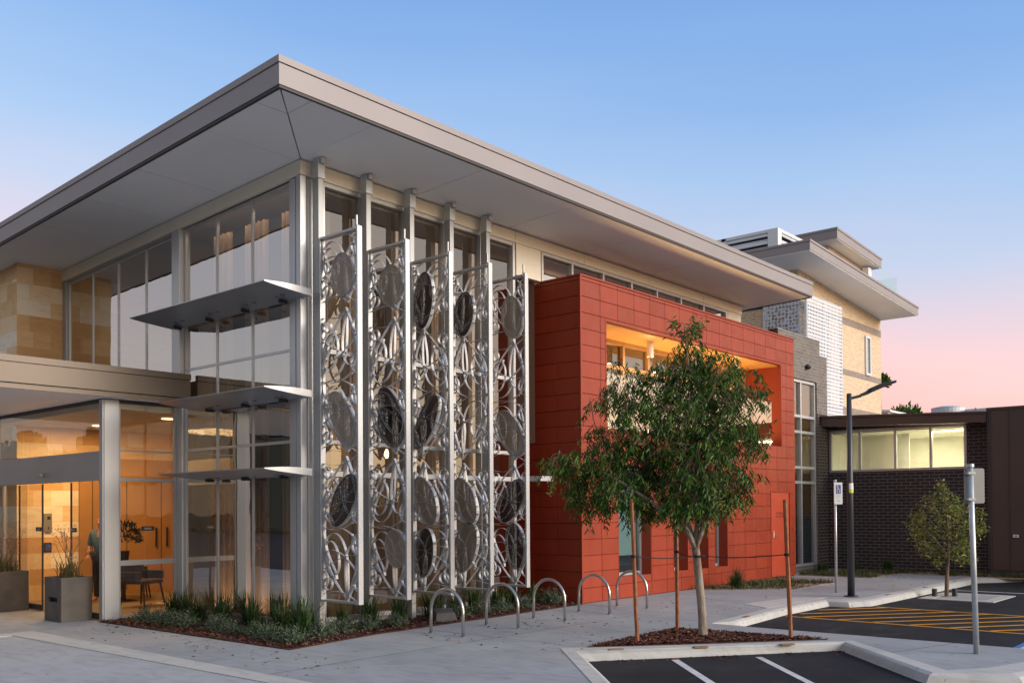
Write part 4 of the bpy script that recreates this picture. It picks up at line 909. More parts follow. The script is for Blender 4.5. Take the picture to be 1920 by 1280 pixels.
t = thing('wall_camera', 'small black dome camera on the grey brick wall above the tall window', 'camera', (15.8, -.5, 5.38))
g = MB(); g.tube([(15.8, -.505, 5.38), (15.8, -.54, 5.38), (15.8, -.60, 5.37)], [.05, .075, .06], 14); g.build('housing', 'black', t, smooth=True); g = MB(); g.tube([(15.8, -.601, 5.37), (15.8, -.63, 5.36)], [.045, .02], 12); g.build('lens', 'lamp', t)

lw = thing('low_brick_wing', 'single storey black brick wing with a long lit window strip under a brown fascia', 'building', (17.3, -2.5, 0))
LX = 17.15
g = MB()
for a, b, c, d in rect_minus(-4.62, -.512, 0, 3.95, [(-4.07, -.53, 2.62, 3.765)]): g.box(LX, a, c, LX + .22, b, d)
g.build('wall', 'brick_dark', lw)
zf = lambda y: 4.14 + (y + .55) * .0388
g = MB(); g.hexa([(16.65, -.535, 3.86), (16.65, -4.64, 3.715), (17.3, -4.64, 3.715), (17.3, -.535, 3.86)], [(16.65, -.535, zf(-.535) - .06), (16.65, -4.64, zf(-4.64) - .06), (17.3, -4.64, zf(-4.64) - .06), (17.3, -.535, zf(-.535) - .06)]); rfo = g.build('roof_fascia', 'brown', lw)
g = MB(); g.hexa([(16.62, -.53, zf(-.53) - .055), (16.62, -4.64, zf(-4.64) - .055), (25, -4.64, zf(-4.64) - .055), (25, -.53, zf(-.53) - .055)], [(16.62, -.53, zf(-.53)), (16.62, -4.64, zf(-4.64)), (25, -4.64, zf(-4.64)), (25, -.53, zf(-.53))]); g.build('roof_edge', 'brown', rfo)
window(lw, 'B', LX + .06, -4.06, -.54, 2.62, 3.76, splits=(-3.2, -2.31, -1.38), fr=.06, dep=.04, gl='glasslow', fm='alu', name='strip_window')
g = MB(); g.box(LX + 3.6, -4.6, 2.3, LX + 3.7, -.5, 3.9); g.box(LX + .23, -4.62, 2.2, LX + 3.6, -4.58, 3.9); g.box(LX + .23, -.55, 2.2, LX + 3.6, -.51, 3.9); g.build('interior_wall', 'wall_yellow', lw)
g = MB(); g.box(LX + .23, -4.57, 2.15, LX + 3.6, -.56, 2.2); g.build('interior_floor', 'wall_yellow', lw)
g = MB(); g.box(LX + .23, -4.57, 3.68, LX + 3.6, -.56, 3.71); g.build('interior_ceiling', 'wall_yellow', lw)
g = MB(); g.box(LX + 1.3, -2.25, 2.2, LX + 1.36, -.56, 3.67); g.build('partition', 'wall_yellow', lw)
t = thing('batten_light', 'glowing ceiling batten behind the right end pane of the window strip', 'lamp', (LX + .9, -3.5, 3.66))
g = MB(); g.box(LX + .8, -3.95, 3.645, LX + 1.0, -3.0, 3.665); g.build('diffuser', 'tubeglow', t); g = MB(); g.box(LX + .77, -3.98, 3.666, LX + 1.03, -2.97, 3.679); g.build('tray', 'white', t)
lamp_area('batten_lamp', (LX + .9, -3.45, 3.62), .2, 75, (1, .95, .78), (0, 0, 0), .9)
lamp_area('wing_lamp', (LX + 2.4, -2.3, 3.62), 1.2, 26, (1, .94, .72))
t = thing('roof_drum', 'round white roof vent drum on the low brick wing', 'vent', (20, -2.85, 4.2))
g = MB(); g.cyl(20, -2.82, 4.0, 4.44, .44, 28); g.build('drum', 'louvre', t); g = MB(); g.tube([(20, -2.82, 4.441), (20, -2.82, 4.50)], [.45, .2], 28); g.build('cap', 'louvre', t)
t = thing('roof_duct', 'long pale metal duct lying on the low roof beside the round drum', 'duct', (20, -3.7, 4.2)); g = MB(); g.box(19.8, -4.2, 4.05, 20.2, -3.3, 4.36); g.build('casing', 'louvre', t, bevel=.02); g = MB(); g.box(19.78, -3.62, 4.06, 20.22, -3.58, 4.38); g.build('flange', 'galv', t)
mt = thing('brown_metal_annex', 'dark brown metal clad annex at the right edge with vertical seams', 'building', (17, -7, 0))
g = MB(); g.box(16.72, -12, .14, 22, -4.66, 4.0); g.build('wall', 'brown', mt)
g = MB()
for y in (-4.66, -5.13, -5.9, -6.7, -7.5, -8.3): g.box(16.706, y - .012, .15, 16.719, y + .012, 3.99)
g.box(16.70, -4.735, .15, 16.719, -4.70, 3.99); g.build('seams', 'dark_trim', mt)
g = MB(); g.box(16.69, -12, 4.001, 22, -4.64, 4.06); g.build('capping', 'brown', mt); g = MB(); g.box(16.74, -12, 0, 22, -4.68, .139); g.build('base', 'stonedark', mt)
t = thing('wall_outlet', 'small white outlet box on the brown metal annex', 'outlet', (16.7, -5.26, 1.0)); g = MB(); g.box(16.68, -5.32, .93, 16.719, -5.20, 1.0); g.build('cover', 'white', t, bevel=.005); g = MB(); g.box(16.674, -5.29, .95, 16.679, -5.24, .985); g.build('socket', 'signback', t)

# =================================================================== CREAM BRICK TOWER BEHIND
tw = thing('cream_brick_tower', 'cream brick building with brown bands and stacked overhanging flat roofs in the background', 'building', (32.5, 7, 0))
r1 = lambda p: 10.56 + .078 * (37.4 - p[0]); TY = 5.21
g = MB(); g.prism([(28.2, TY), (37.42, TY), (37.42, 14), (28.2, 14)], 0, lambda p: r1(p) - .002); tb = g.build('wall', 'brick_cream', tw)
g = MB(); g.box(28.185, TY + .02, 3, 28.199, 13, 11.2); g.build('side_wall', 'brick_cream_shaded', tw)
g = MB(); g.box(28.17, TY + 1, 9.9, 28.184, 12, 10.25); g.build('dark_strip', 'dark', tw)
g = MB()
for a, b in ((9.74, 10.05), (7.50, 7.76), (5.75, 6.08)): g.box(28.3, TY - .008, a, 37.425, TY - .001, b)
g.build('brick_band', 'brick_band', tw)
window(tw, 'A', TY - .03, 35.33, 35.95, 7.74, 9.56, fr=.10, dep=.05, gl='glassB', fm='louvre', name='slot_window'); g = MB(); g.box(35.36, TY - .012, 7.76, 35.93, TY - .009, 9.54); g.build('window_back', 'navy', tw)
g = MB(); g.prism([(26.3, 3.9), (37.45, 3.52), (37.45, 14), (26.3, 14)], r1, lambda p: r1(p) + .03); ro = g.build('lower_roof', 'soffit', tw)
g = MB(); g.prism([(26.27, 3.87), (37.48, 3.49), (37.48, 14), (26.27, 14)], lambda p: r1(p) + .031, lambda p: r1(p) + .33); g.build('fascia', 'fascia', ro)
g = MB(); g.prism([(26.24, 3.84), (37.51, 3.46), (37.51, 14), (26.24, 14)], lambda p: r1(p) + .335, lambda p: r1(p) + .42); g.build('coping', 'fascia', ro)
r2 = lambda p: 13.68 + .058 * (39.1 - p[0])
g = MB(); g.prism([(34.93, 6.7), (39.1, 6.7), (39.1, 14), (34.93, 14)], 10.8, lambda p: r2(p) - .002); g.build('upper_wall', 'brick_cream', tw)
g = MB(); g.box(34.92, 6.72, 10.9, 34.929, 13, 13.9); g.build('upper_side_wall', 'brick_cream_shaded', tw)
g = MB(); g.prism([(34.25, 6.03), (39.8, 6.03), (39.8, 14), (34.25, 14)], r2, lambda p: r2(p) + .03); ro = g.build('upper_roof', 'soffit', tw)
g = MB(); g.prism([(34.21, 5.99), (39.84, 5.99), (39.84, 14), (34.21, 14)], lambda p: r2(p) + .031, lambda p: r2(p) + .42); g.build('fascia', 'fascia', ro)
g = MB(); g.prism([(34.18, 5.96), (39.87, 5.96), (39.87, 14), (34.18, 14)], lambda p: r2(p) + .425, lambda p: r2(p) + .53); g.build('coping', 'fascia', ro)
g = MB(); g.box(38.9, 6.3, 11.9, 39.3, 6.6, 13.6); g.build('white_pier', 'white', tw)
g = MB(); g.box(37.6, 6.31, 11.75, 39.4, 9, 11.899); g.build('terrace_floor', 'white', tw)
q = MB(); q.quad((35.1, 4.43, 11.05), (37.42, 4.43, 10.95), (37.42, 4.43, 12.5), (35.1, 4.43, 12.55)); q.quad((37.42, 4.43, 10.95), (37.42, 8, 10.95), (37.42, 8, 12.5), (37.42, 4.43, 12.5)); q.build('terrace_glass', 'glassgreen', tw)
# rooftop louvre plant
pl = thing('rooftop_plant_louvre', 'white slatted louvre enclosure on the tower roof', 'louvre', (30, 7.7, 11.3))
px0, px1, py0, py1, pz0, pz1 = 28.5, 31.6, 6.2, 10.6, 11.1, 13.25
g = MB()
for x, y in ((px0, py0), (px1 - .35, py0), (px0, py1 - .35), (px1 - .35, py1 - .35), (px0, 8.6)): g.box(x, y, pz0, x + .35 if y == py0 else x + .2, y + .45 if x == px0 and y == py0 else y + .2, pz1)
g.box(px0, py0 + .45, pz1 - .12, px0 + .15, py1, pz1); g.box(px0 + .35, py0, pz1 - .12, px1, py0 + .15, pz1); g.build('frame', 'louvre', pl)
g = MB(); g.box(px0 + .25, py0 + .25, pz0, px1 - .1, py1 - .1, pz1 - .13); g.build('void', 'dark', pl)
g = MB(); z = pz0
while z < pz1 - .25:
    g.hexa([(px0 + .01, py0 + .46, z), (px0 + .01, py1, z), (px0 + .2, py1, z + .24), (px0 + .2, py0 + .46, z + .24)], [(px0 - .02, py0 + .46, z + .03), (px0 - .02, py1, z + .03), (px0 + .17, py1, z + .27), (px0 + .17, py0 + .46, z + .27)])
    g.hexa([(px0 + .36, py0 + .01, z), (px1, py0 + .01, z), (px1, py0 + .2, z + .24), (px0 + .36, py0 + .2, z + .24)], [(px0 + .36, py0 - .02, z + .03), (px1, py0 - .02, z + .03), (px1, py0 + .17, z + .27), (px0 + .36, py0 + .17, z + .27)])
    z += .31
g.build('slats', 'louvre', pl)
# perforated white screen
ps = thing('perforated_screen', 'white perforated metal screen wrapping the corner in front of the cream tower', 'screen', (29, 5.5, 3))
SX0, SX1, SY0, SY1, SZ0, SZ1 = 27.89, 31.40, 4.70, 6.60, 3.5, 10.18
g = MB(); g.quad((SX0, SY0, SZ0), (SX1, SY0, SZ0), (SX1, SY0, SZ1), (SX0, SY0, SZ1)); g.build('front_sheet', 'screenA', ps, solid=.01)
g = MB(); g.quad((SX0, SY0, SZ0), (SX0, SY1, SZ0), (SX0, SY1, SZ1 - .1), (SX0, SY0, SZ1 - .1)); g.build('side_sheet', 'screen_shaded', ps, solid=.01)
g = MB()
for x in (SX0, (SX0 + SX1) / 2, SX1): g.box(x - .045, SY0 + .01, SZ0, x + .045, SY0 + .1, SZ1)
for z in (4.2, 5.6, 7.0, 8.45, SZ1 - .08): g.box(SX0 + .046, SY0 + .015, z, (SX0 + SX1) / 2 - .046, SY0 + .09, z + .08); g.box((SX0 + SX1) / 2 + .046, SY0 + .015, z, SX1 - .046, SY0 + .09, z + .08); g.box(SX0 + .01, SY0 + .11, z, SX0 + .09, SY1, z + .08)
g.box(SX0 + .01, SY1 - .08, SZ0, SX0 + .1, SY1, SZ1 - .1); g.build('frame', 'white', ps)

# =================================================================== STREET FURNITURE
rk = thing('bike_rack', 'x', 'bike rack', (0, 0, 0), 'steel hoop bike racks on the pavement')
g = MB(); r_ = .305; pts = [(0, -.0, 0), (0, 0, .30)] + [(0, -r_ + r_ * math.cos(R(a)), .31 + r_ * math.sin(R(a))) for a in range(0, 181, 12)] + [(0, -2 * r_, .30), (0, -2 * r_, 0)]
g.tube(pts, .0225, 14); g.build('hoop', 'steel', rk, smooth=True)
for y in (0, -2 * r_):
    g = MB(); g.cyl(0, y, .001, .007, .036, 16); g.build('foot_collar', 'steel', rk)
for i, x in enumerate((.957, 2.075, 3.155, 4.316, 5.405)):
    lab = 'stainless steel hoop bike rack, %s from the garden bed corner' % ORD[i]
    if i == 0: rk.location = (x, -1.60, 0); rk['label'] = lab
    else: copy_tree(rk, (x, -1.60, 0), lab)
# tree stakes
for (x, y, top, lean, lab) in ((1.869, -4.352, 1.81, -.06, 'pale brown square timber stake left of the gum trunk'), (3.285, -4.074, 1.80, 0, 'brown timber stake just behind the gum trunk'), (3.361, -5.695, 1.79, -.06, 'dark red split timber stake furthest right of the gum tree')):
    t = thing('tree_stake', lab, 'stake', (x, y, 0), 'timber stakes round the gum tree')
    g = MB(); n = 8; path = [(x + rt.x * lean * k / n + rnd.uniform(-.003, .003), y + rt.y * lean * k / n + rnd.uniform(-.003, .003), -.02 + (top + .02) * k / n) for k in range(n + 1)]
    g.tube(path, [.027 + rnd.uniform(-.0015, .0015) for _ in path], 6); g.build('stake', 'stake', t)
    z = 1.09; g = MB(); xx = x + rt.x * lean * z / top; yy = y + rt.y * lean * z / top
    for dz in (-.012, .008): g.tube([(xx + .031 * math.cos(R(a)), yy + .031 * math.sin(R(a)), z + dz) for a in range(0, 361, 30)], .008, 6)
    g.build('binding', 'rope', t)
    c = Vector((2.90, -4.64, 1.06)); s = Vector((xx, yy, z)); g = MB(); g.tube([tuple(s.lerp(c, k / 8) + Vector((0, 0, -.03 * math.sin(math.pi * k / 8)))) for k in range(9)], .0065, 6); g.build('tie', 'rope', t)
# lamp post
lp = thing('street_lamp', 'charcoal street lamp with a flat tilted head on a tall round pole', 'street lamp', (9.5, -4.09, 0))
g = MB(); g.tube([(9.5, -4.09, 0), (9.5, -4.09, 2.0), (9.5, -4.09, 3.82)], [.066, .058, .044], 18); pole = g.build('pole', 'lamp', lp, smooth=True)
g = MB(); g.cyl(9.5, -4.09, .001, .02, .13, 18); g.build('base_plate', 'lamp', lp)
hr = Vector((rt.x, rt.y, 0)).normalized(); pp = Vector((9.5, -4.09, 0)); bkw = Vector((-hr.y, hr.x, 0))
at = lambda s, z, d=0.: tuple(pp + hr * s + bkw * d + Vector((0, 0, z)))
g = MB(); g.tube([at(.03, 3.73), at(.22, 3.775)], [.028, .026], 10); g.build('arm', 'lamp', lp)
g = MB(); secs = [(.20, 3.775, .035, .03), (.34, 3.83, .05, .04), (.40, 3.87, .09, .05), (.62, 3.965, .12, .05), (.86, 4.03, .11, .022)]
rows = [[at(s, z + h, -w_), at(s, z + h, w_), at(s, z - h * .8, w_ * .8), at(s, z - h * .8, -w_ * .8)] for s, z, w_, h in secs]
for a, b in zip(rows, rows[1:]):
    for k in range(4): g.quad(a[k], a[(k + 1) % 4], b[(k + 1) % 4], b[k])
g.quad(*rows[0][::-1]); g.quad(*rows[-1]); hdn = g.build('lamp_head', 'lamp', lp, bevel=.008)
g = MB(); g.hexa([at(.72, 4.012, -.09), at(.72, 4.012, .09), at(.855, 4.045, .09), at(.855, 4.045, -.09)], [at(.72, 4.034, -.09), at(.72, 4.034, .09), at(.855, 4.064, .09), at(.855, 4.064, -.09)]); g.build('sensor_cap', 'galv', hdn)
toc = (CAM - Vector((9.5, -4.09, 1.9))); toc.z = 0; toc.normalize(); side = Vector((-toc.y, toc.x, 0))
def curved(mb, z0, z1, r, a0, a1, n=6):
    f = lambda a, z: tuple(pp + (toc * math.cos(R(a)) + side * math.sin(R(a))) * r + Vector((0, 0, z)))
    for k in range(n):
        a, b = a0 + (a1 - a0) * k / n, a0 + (a1 - a0) * (k + 1) / n; mb.quad(f(a, z0), f(b, z0), f(b, z1), f(a, z1))
g = MB(); curved(g, 2.02, 2.13, .0605, -20, 80); g.build('sticker', 'white', lp, solid=.002)
g = MB(); curved(g, 1.95, 2.018, .0612, -20, 80); g.build('yellow_sticker', 'signyellow', lp, solid=.002)
g = MB(); f = lambda a, z, r=.0625: tuple(pp + (toc * math.cos(R(a)) + side * math.sin(R(a))) * r + Vector((0, 0, z)))
g.quad(f(30, 2.055), f(34, 2.045), f(72, 2.09), f(68, 2.10)); g.quad(f(55, 2.10), f(75, 2.10), f(72, 2.06)); g.build('arrow_print', 'black', lp, solid=.001)
# accessible parking sign
sg = thing('parking_sign', 'white accessible parking sign with blue wheelchair symbol on a slim pole by the lamp', 'sign', (10.19, -3.52, 0))
B = Vector((10.194, -3.523, 0)); at2 = lambda s, z, d=0.: tuple(B + hr * s + bkw * d + Vector((0, 0, z)))
g = MB(); g.cyl(B.x, B.y, 0, 2.20, .026, 14); g.build('pole', 'alu_light', sg, smooth=True); g = MB(); g.cyl(B.x, B.y, 2.201, 2.225, .031, 14); g.build('pole_cap', 'alu_light', sg)
def plate(mb, s0, s1, z0, z1, d0, d1): mb.hexa([at2(s0, z0, d0), at2(s1, z0, d0), at2(s1, z0, d1), at2(s0, z0, d1)], [at2(s0, z1, d0), at2(s1, z1, d0), at2(s1, z1, d1), at2(s0, z1, d1)])
g = MB(); plate(g, -.035, .125, 1.74, 2.17, -.052, -.040); pnl = g.build('panel', 'white', sg)
g = MB(); plate(g, .0, .092, 1.945, 2.12, -.0555, -.0525); bl = g.build('blue_square', 'signblue', pnl)
g = MB()
def ln2(pts, w_, d=-.0575):
    for (a, b), (c, e) in zip(pts, pts[1:]):
        v = Vector((c - a, e - b)); n = Vector((-v.y, v.x)).normalized() * w_ / 2; g.quad(at2(a - n.x, b - n.y, d), at2(c - n.x, e - n.y, d), at2(c + n.x, e + n.y, d), at2(a + n.x, b + n.y, d))
ln2([(.031 + .007 * math.cos(t * .6), 2.103 + .009 * math.sin(t * .6)) for t in range(12)], .008)
ln2([(.031, 2.095), (.034, 2.035), (.060, 2.032), (.072, 1.985), (.082, 1.990)], .011); ln2([(.034, 2.065), (.058, 2.062)], .008)
ln2([(.044 + .027 * math.cos(R(a)), 1.998 + .034 * math.sin(R(a))) for a in range(120, 391, 18)], .009); g.build('wheelchair_symbol', 'white', pnl)
g = MB(); plate(g, .002, .098, 1.885, 1.925, -.0550, -.0525); plate(g, .012, .088, 1.855, 1.872, -.0550, -.0525); g.build('green_print', 'signgreen', pnl)
g = MB(); 
ln2([(.02, 1.80), (.045, 1.815), (.075, 1.80)], .006, -.055); ln2([(.025, 1.82), (.07, 1.795)], .005, -.0552); g.build('arrow_print', 'signback', pnl)
# sign seen from behind
s2 = thing('reverse_facing_sign', 'back of a grey rectangular sign on a galvanised pole at the right', 'sign', (3.603, -7.828, 0))
B = Vector((3.603, -7.828, 0)); le = -.045
g = MB(); g.tube([at2(0, 0), at2(le, 2.14)], [.032, .030], 14); g.build('pole', 'galv', s2, smooth=True); g = MB(); g.tube([at2(le, 2.141), at2(le, 2.175)], [.042, .040], 14); g.build('pole_cap', 'alu_light', s2)
g = MB(); c = []
for (cx, cz, a0) in ((.115, 1.745, -90), (.115, 2.105, 0), (-.075, 2.105, 90), (-.075, 1.745, 180)):
    for a in range(0, 91, 30): c.append((cx + .022 * math.cos(R(a0 + a)), cz + .022 * math.sin(R(a0 + a))))
i = len(g.v); g.v += [at2(a, b, .042) for a, b in c] + [at2(a, b, .048) for a, b in c]; n = len(c)
g.f.append(tuple(range(n))); g.f.append(tuple(range(2 * n - 1, n - 1, -1))); g.f += [(k, (k + 1) % n, n + (k + 1) % n, n + k) for k in range(n)]
g.build('panel', 'signback', s2)
g = MB()
for z in (1.77, 2.07): plate(g, -.085, .0, z - .012, z + .012, -.036, .041)
g.build('clamp', 'galv', s2)
# planters
def planter(x, y, lab):
    t = thing('planter_box', lab, 'planter', (x, y, 0), 'square concrete planters at the entrance')
    g = MB(); h, L, z = .24, .30, .68
    # hollow square pot with a slot on the drive side
    g.box(x - h, y - L, 0, x + h, y - L + .04, z); g.box(x - h, y + L - .04, 0, x + h, y + L, z); g.box(x + h - .04, y - L + .04, 0, x + h, y + L - .04, z)
    for a, b, c, d in rect_minus(y - L + .04, y + L - .04, 0, z, [(y - .16, y + .16, .30, .37)]): g.box(x - h, a, c, x - h + .04, b, d)
    g.build('pot', 'planter', t, bevel=.006)
    g = MB(); g.box(x - h + .041, y - L + .041, .55, x + h - .041, y + L - .041, .62); g.build('soil', 'mulchbase', t)
    g = MB(); g.box(x - h + .06, y - .2, .25, x - h + .08, y + .2, .42); g.build('slot_back', 'dark', t)
planter(-1.49, 4.0, 'square concrete planter beside the grey lobby post'); planter(-1.50, 6.35, 'square concrete planter cut by the left edge of the photo')
def pawplant(x, y, seed, lab):
    r = random.Random(seed); t = thing('kangaroo_paw_plant', lab, 'plant', (x, y, .62), 'flowering plants in the planters')
    g = MB()
    for _ in range(110):
        a = r.uniform(0, 6.283); L = r.uniform(.15, .42); lean = r.uniform(.2, .9); p = Vector((x + r.uniform(-.13, .13), y + r.uniform(-.18, .18), .62)); d = Vector((math.cos(a), math.sin(a), 0)); e = Vector((-d.y, d.x, 0)) * .006
        pm = p + d * L * lean * .4 + Vector((0, 0, L * .7)); tp = p + d * L * lean + Vector((0, 0, L * (1 - lean * .5))); g.quad(p - e, p + e, pm + e, pm - e); g.quad(pm - e, pm + e, tp)
    g.build('strap_leaves', 'paw', t)
    g = MB(); fl = MB()
    for _ in range(15):
        a = r.uniform(0, 6.283); L = r.uniform(.35, .85); p = Vector((x + r.uniform(-.1, .1), y + r.uniform(-.15, .15), .62)); d = Vector((math.cos(a), math.sin(a), 0)) * r.uniform(.05, .3)
        q = p + d + Vector((0, 0, L)); g.tube([tuple(p), tuple(p.lerp(q, .5) + d * -.2), tuple(q)], [.006, .005, .003], 5)
        for _ in range(14):
            c = q + Vector((r.gauss(0, .04), r.gauss(0, .04), r.gauss(0, .05))); u = Vector((r.gauss(0, 1), r.gauss(0, 1), r.gauss(.5, 1))).normalized(); v = u.orthogonal().normalized() * .008; fl.quad(c, c + u * .018 + v, c + u * .04, c + u * .018 - v)
    g.build('stems', 'paw', t); fl.build('flowers', 'pawflower', t)
pawplant(-1.49, 4.0, 21, 'straggly flowering plant in the planter beside the grey post'); pawplant(-1.50, 6.35, 22, 'straggly flowering plant in the planter at the left edge')
# stone block in the bed
t = tag(MB().build('tmp', 'stonedark'), '') if False else None
g = MB(); g.hexa([(1.70, -.93, 0), (2.08, -1.02, 0), (2.38, -.62, 0), (2.0, -.5, 0)], [(1.74, -.9, .16), (2.05, -.98, .15), (2.34, -.63, .17), (2.03, -.53, .18)])
tag(g.build('stone_block', 'stonedark', None, bevel=.015), 'dark grey stone block at the mulch edge behind the first bike hoop', 'stone')
# kerb plaques
for i, (x, y, a, lab) in enumerate(((1.29, -4.43, -.62, 'brass plaque on the near kerb, left of the first white line'), (2.09, -5.12, -.62, 'brass plaque on the near kerb between the two white lines'), (2.94, -5.84, -.62, 'brass plaque on the near kerb below the dark red stake'), (5.3, -4.08, .1, 'brass plaque on the far kerb behind the gum trunk'), (10.26, -4.50, 0, 'brass plaque on the far kerb, first right of the lamp'), (12.4, -4.52, 0, 'brass plaque on the far kerb, beside the young tree trunk'), (14.39, -4.54, 0, 'brass plaque on the far kerb, furthest right'))):
    g = MB(); c, s = math.cos(a), math.sin(a); P = lambda u, v, z: (x + u * c - v * s, y + u * s + v * c, z)
    g.hexa([P(-.09, -.035, .0), P(.09, -.035, .0), P(.09, .035, .0), P(-.09, .035, .0)], [P(-.09, -.035, .011), P(.09, -.035, .011), P(.09, .035, .011), P(-.09, .035, .011)])
    tag(g.build('kerb_plaque', 'plaque'), lab, 'plaque', 'brass plaques set in the kerbs')
# tree pit in the asphalt
g = MB()
for a, b, c, d in rect_minus(10.9, 12.5, -6.2, -4.85, [(11.12, 12.28, -5.98, -5.07)]): g.box(a, c, ASP - .02, b, d, ASP + .012)
struct(g, 'tree_pit_border', 'kerb')
g = MB(); g.box(11.13, -5.97, ASP - .02, 12.27, -5.08, ASP + .008); struct(g, 'tree_pit_gravel', 'pave')
g = MB(); g.box(11.2, -7.6, ASP - .02, 12.2, -6.9, ASP + .010); struct(g, 'drain_cover', 'pave')

# =================================================================== PLANTS
def limb(g, pts, r0, r1, n=9, seg=6):
    P = []
    pts = [Vector(p) for p in pts]
    for k in range((len(pts) - 1) * seg + 1):
        t = k / seg; i = min(int(t), len(pts) - 2); u = t - i
        p0 = pts[max(i - 1, 0)]; p1 = pts[i]; p2 = pts[i + 1]; p3 = pts[min(i + 2, len(pts) - 1)]
        P.append(.5 * ((2 * p1) + (p2 - p0) * u + (2 * p0 - 5 * p1 + 4 * p2 - p3) * u * u + (3 * p1 - p0 - 3 * p2 + p3) * u ** 3))
    m_ = len(P) - 1; g.tube([tuple(p) for p in P], [r0 + (r1 - r0) * k / m_ for k in range(m_ + 1)], n); return P
def lance(V, F, p, ax, s, l, w_, curl=.0):
    i = len(V); a = p + ax * l * .35; b = p + ax * l * .7 + Vector((0, 0, -curl * l)); tp = p + ax * l + Vector((0, 0, -curl * l * 1.6))
    V += [tuple(p), tuple(a + s * w_ / 2), tuple(b + s * w_ * .38), tuple(tp), tuple(b - s * w_ * .38), tuple(a - s * w_ / 2)]; F.append((i, i + 1, i + 2, i + 3, i + 4, i + 5))
GT = Vector((2.933, -4.673, 0)); gdep = Vector((fw.x, fw.y, 0)).normalized()
def gt(px, py, d=0.): return GT + hr * ((px - 1318) / 140.5) + gdep * d + Vector((0, 0, (1193 - py) / 142.5))
tree = thing('gum_tree', 'leafy gum tree with a pale trunk and drooping dark green crown before the red block', 'tree', GT)
g = MB(); fork = gt(1306, 1028)
limb(g, [gt(1318, 1197), gt(1317, 1150), gt(1312, 1090), gt(1306, 1028)], .060, .052, 12)
g.tube([tuple(gt(1318, 1197)), tuple(gt(1318, 1188)), tuple(gt(1318, 1170))], [.078, .066, .058], 12)
limbs = []
for pts, r0, r1 in (([fork, gt(1283, 985, -.05), gt(1252, 960, -.1), gt(1205, 930, -.2), gt(1140, 890, -.25), gt(1060, 862, -.2)], .040, .008), ([fork, gt(1298, 985, .1), gt(1280, 945, .15), gt(1255, 880, .3), gt(1210, 790, .4), gt(1180, 715, .4)], .034, .005), ([fork, gt(1311, 970), gt(1313, 900, -.05), gt(1305, 800, -.05), gt(1297, 700, 0), gt(1288, 605, 0)], .042, .006), ([fork, gt(1322, 975, -.1), gt(1336, 925, -.2), gt(1352, 850, .1), gt(1380, 770, .3), gt(1405, 710, .3)], .036, .005),
                    ([gt(1252, 960, -.1), gt(1222, 952, .15), gt(1170, 925, .4), gt(1115, 900, .6)], .022, .006), ([gt(1313, 900, -.05), gt(1335, 860, .3), gt(1370, 830, .6), gt(1385, 800, .7)], .02, .005), ([gt(1313, 900), gt(1270, 850, .2), gt(1230, 810, .4), gt(1180, 780, .5)], .014, .004), ([gt(1306, 800), gt(1330, 740, -.3), gt(1345, 690, -.45)], .014, .004), ([gt(1255, 880, .3), gt(1190, 850, .5), gt(1130, 800, .3), gt(1118, 750, .2)], .016, .004)):
    limbs.append(limb(g, pts, r0, r1))
g.build('trunk', 'bark', tree, smooth=True)
g = MB(); g.tube([tuple(Vector((2.90, -4.645, 1.06)) + Vector((.074 * math.cos(R(a)), .074 * math.sin(R(a)), .004 * math.sin(a)))) for a in range(0, 361, 20)], .012, 6); tag(g.build('trunk_strap', 'rope', tree))
BL = [(1290, 622, 24, 0), (1296, 665, 34, 0), (1278, 700, 40, -.1), (1310, 715, 50, .2), (1335, 690, 36, -.3), (1240, 705, 34, .3), (1185, 705, 38, .3), (1215, 745, 48, .2), (1160, 735, 26, .2), (1360, 735, 44, .2), (1400, 715, 34, -.1), (1418, 735, 20, -.1), (1390, 770, 40, -.3),
      (1125, 748, 24, .1), (1270, 770, 60, -.2), (1320, 790, 60, .3), (1210, 800, 56, -.3), (1160, 805, 40, .1), (1125, 808, 20, .2), (1365, 820, 52, -.2), (1402, 850, 30, -.1), (1395, 880, 26, .0), (1255, 850, 66, .35), (1300, 860, 62, -.35), (1190, 865, 54, .3), (1135, 860, 40, -.2), (1090, 865, 30, -.2), (1050, 868, 24, -.2),
      (1110, 905, 40, .1), (1165, 915, 46, -.3), (1225, 915, 52, .1), (1280, 920, 46, -.4), (1330, 905, 50, .3), (1370, 900, 36, .0), (1120, 945, 24, 0), (1205, 950, 28, .2), (1255, 955, 24, -.4), (1300, 945, 24, -.3), (1345, 935, 30, -.2), (1378, 925, 22, 0), (1085, 915, 22, 0)]
rt_ = random.Random(31); V = []; F = []; tw_ = MB(); FV = []; FF = []
allp = [p for L in limbs for p in L[4:]]
